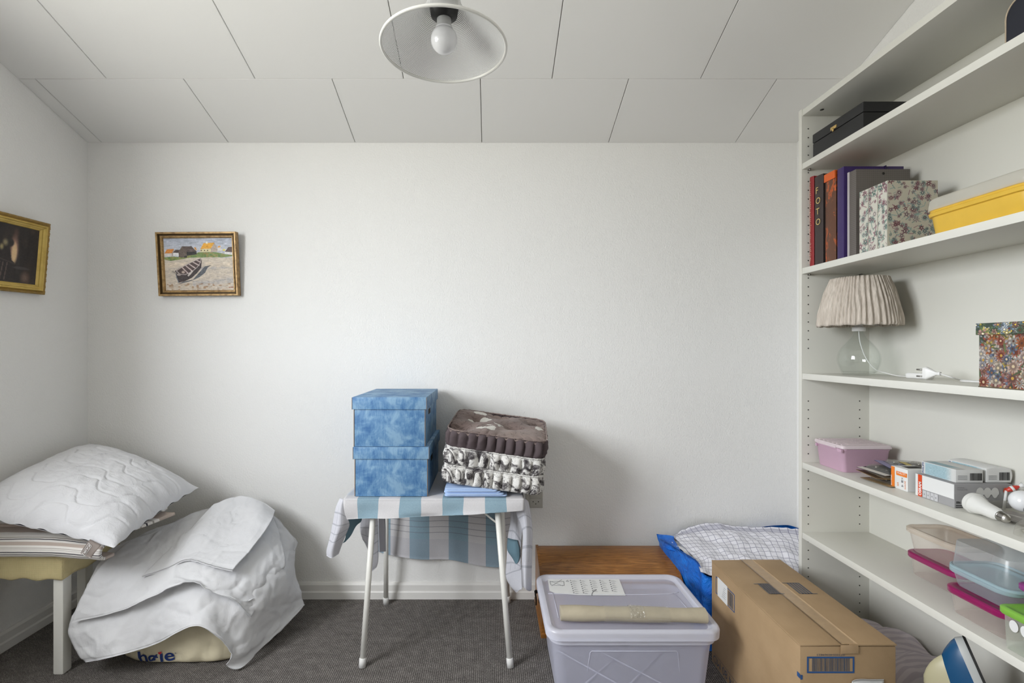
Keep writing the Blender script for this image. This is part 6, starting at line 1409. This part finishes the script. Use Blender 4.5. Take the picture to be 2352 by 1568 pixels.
for k, (yy, zz_) in enumerate(((1.078, zc+.060), (1.055, zc+.060))):
    bm = B(); bm.faces.new([bm.verts.new((1.205-.0585+(-.0005), yy-.0095*cos(a), zz_+.0125*sin(a))) for a in np.linspace(0, 2*pi, 25)[:-1]]); finish('white_disc', bm, M['paper'], gc, False)
tubb('food_container', 'small white tub with purple lid standing on the lime green lid', 1.222, 1.058, zc+.094, .050, .036, .048, .014, mat('white_tub', (.66, .66, .64, 1), .35), mat('purple_lid', rgb(140, 60, 128), .35), lidh=.008, taper=.012)
tubb('food_container', 'pale pink translucent container standing on the purple lid', 1.230, 1.056, zc+.1515, .046, .034, .022, .014, M['tubclear'], None, inverted=True, lid=False, taper=.005)

# --- bottom of the bookcase: lilac striped pillow and steam iron
m = NT('lilac_striped_cotton'); sp = m.n('ShaderNodeSeparateXYZ'); m.l(m.coord('UV'), sp.inputs[0])
st_ = m.math('SINE', m.math('MULTIPLY', sp.outputs[1], 2*pi*22)); m.base(m.ramp(m.math('MULTIPLY_ADD', st_, .5, .5), [(.35, rgb(196, 186, 194)), (.6, rgb(214, 205, 209))])); m.b.inputs['Roughness'].default_value = .9; m.b.inputs['Specular IOR Level'].default_value = .1
m.l(m.bump(m.noise(m.coord(), 20, 4, .6, .7), .6, .006), m.b.inputs['Normal'])
lpw = thing('striped_pillow', 'lilac and grey striped pillow stuffed into the lowest compartment', 'pillow', (1.26, 1.55, Z6_))
bm = B(); uvl = bm.loops.layers.uv.verify(); nu, nv = 60, 80; V = []
for j in range(nv+1):
    row = []
    for i in range(nu+1):
        u, v = i/nu, j/nv; th = 2*pi*u; y = 1.765-.42*v; sc = (1-abs(2*v-1)**5)**.4*.98+.02
        hgt = .105+.035*fbm((0, y*1.5, 3), 5, 2); hz = Z6_+.004+hgt*(1+sin(th))*.55*sc+.0; x = 1.257+.113*sc*math.copysign(abs(cos(th))**.7, cos(th))
        p = Vector((x, y, hz)); p += Vector((0, 0, 1))*.012*fbm(p+Vector((2, 0, 0)), 9, 3)*(1+sin(th))*.5*sc; p.x = min(p.x, 1.3755); p.z = max(p.z, Z6_+.001); row.append(bm.verts.new(p))
    V.append(row)
for j in range(nv):
    for i in range(nu):
        f = bm.faces.new((V[j][i], V[j][i+1], V[j+1][i+1], V[j+1][i]))
        for lp_, (a, b) in zip(f.loops, ((i, j), (i+1, j), (i+1, j+1), (i, j+1))): lp_[uvl].uv = (a/nu, b/nv)
bmesh.ops.remove_doubles(bm, verts=bm.verts[:], dist=1e-5); bmesh.ops.recalc_face_normals(bm, faces=bm.faces[:])
finish('pillow_cover', bm, m.m, lpw)
# iron: built lying flat (sole in local x-y, tip at +x), then stood on its heel
ir = thing('steam_iron', 'blue and cream steam iron standing on its heel in the lowest compartment', 'iron', (0, 0, 0))
def half_w(x): # outline of sole, x 0 (heel) .. .26 (tip)
    t = x/.26; return .056*math.sqrt(max(0, 1-(max(0, (t-.12))/.88)**1.9)) if t > .12 else .050+.006*(t/.12)
def hull_loft(levels, x0_, x1_, name, mt_, par):
    bm = B(); rings = []; n_ = 36
    for z, sx_, sc_ in levels:
        xs_ = [x0_+(x1_-x0_)*(1-cos(pi*i/n_))/2 for i in range(n_+1)]; ring = [(x*sx_, half_w(min(.26, x))*sc_) for x in xs_]; ring += [(x, -y) for x, y in ring[::-1]]
        rings.append([bm.verts.new((x, y, z)) for x, y in ring])
    m_ = len(rings[0])
    for i in range(len(rings)-1):
        for j in range(m_): bm.faces.new((rings[i][j], rings[i][(j+1) % m_], rings[i+1][(j+1) % m_], rings[i+1][j]))
    bm.faces.new(rings[0][::-1]); bm.faces.new(rings[-1]); bmesh.ops.remove_doubles(bm, verts=bm.verts[:], dist=1e-5); bmesh.ops.recalc_face_normals(bm, faces=bm.faces[:])
    return finish(name, bm, mt_, par, True, 50)
M['ironblue'] = mat('glossy_blue_plastic', rgb(18, 72, 112), .3, coat=.25); M['ironcream'] = mat('cream_plastic', rgb(176, 169, 138), .4)
hull_loft([(0, 1, 1), (.005, 1.002, 1.01)], 0, .26, 'sole_plate', mat('dark_sole_plate', (.05, .05, .05, 1), .3, .8), ir)
hull_loft([(.005, .995, .98), (.009, .995, 1.0), (.020, .99, .98)], 0, .26, 'skirt', mat('light_grey_plastic', rgb(176, 178, 176), .35), ir)
hull_loft([(.020, .985, .93), (.028, .965, .92), (.038, .93, .88), (.048, .89, .82), (.058, .84, .74), (.067, .79, .64), (.075, .73, .52), (.080, .66, .38)], .0, .26, 'water_tank', M['ironblue'], ir)
hull_loft([(.050, .86, .70), (.060, .845, .68), (.072, .82, .62), (.084, .785, .55), (.095, .74, .46), (.104, .69, .36), (.110, .63, .22)], .07, .26, 'front_shell', M['ironcream'], ir)
hp_ = [(.130, 0, .095), (.110, 0, .112), (.080, 0, .124), (.040, 0, .116), (.010, 0, .095), (.0, 0, .06), (.0, 0, .03)]
bm = B(); tube(bm, cr_line(hp_, 50), .017, 20); finish('handle', bm, M['ironcream'], ir)
bm = B(); tube(bm, cr_line([(.110, 0, .121), (.080, 0, .126), (.040, 0, .118)], 20), .0185, 18); finish('grip', bm, M['ironblue'], ir)
for xk, zk in ((.142, .113), (.112, .120)):
    bm = B(); tube(bm, [(xk, 0, zk-.008), (xk+.002, 0, zk+.004), (xk+.002, 0, zk+.006)], [.011, .010, .007], 20); finish('steam_button', bm, M['ironblue'], ir)
bm = B(); lathe(bm, [(0, 0), (.017, 0), (.017, .003), (.013, .005), (0, .005)], (0, 0, 0), 32); bm.transform(Matrix.Translation((.160, .023, .092)) @ Matrix.Rotation(radians(-62), 4, 'X')); finish('steam_dial', bm, M['ironcream'], ir)
xa_ = Vector((-.27, .20, .92)).normalized(); za_ = Vector((-.80, .56, 0)); za_ = (za_-xa_*za_.dot(xa_)).normalized(); ya_ = za_.cross(xa_)
Ri = Matrix((xa_, ya_, za_)).transposed(); ir.scale = (1.12,)*3
ir.rotation_euler = Ri.to_euler(); tip = Ri @ Vector((.26*1.12, 0, .012)); ir.location = Vector((1.183, 1.243, .404))-tip
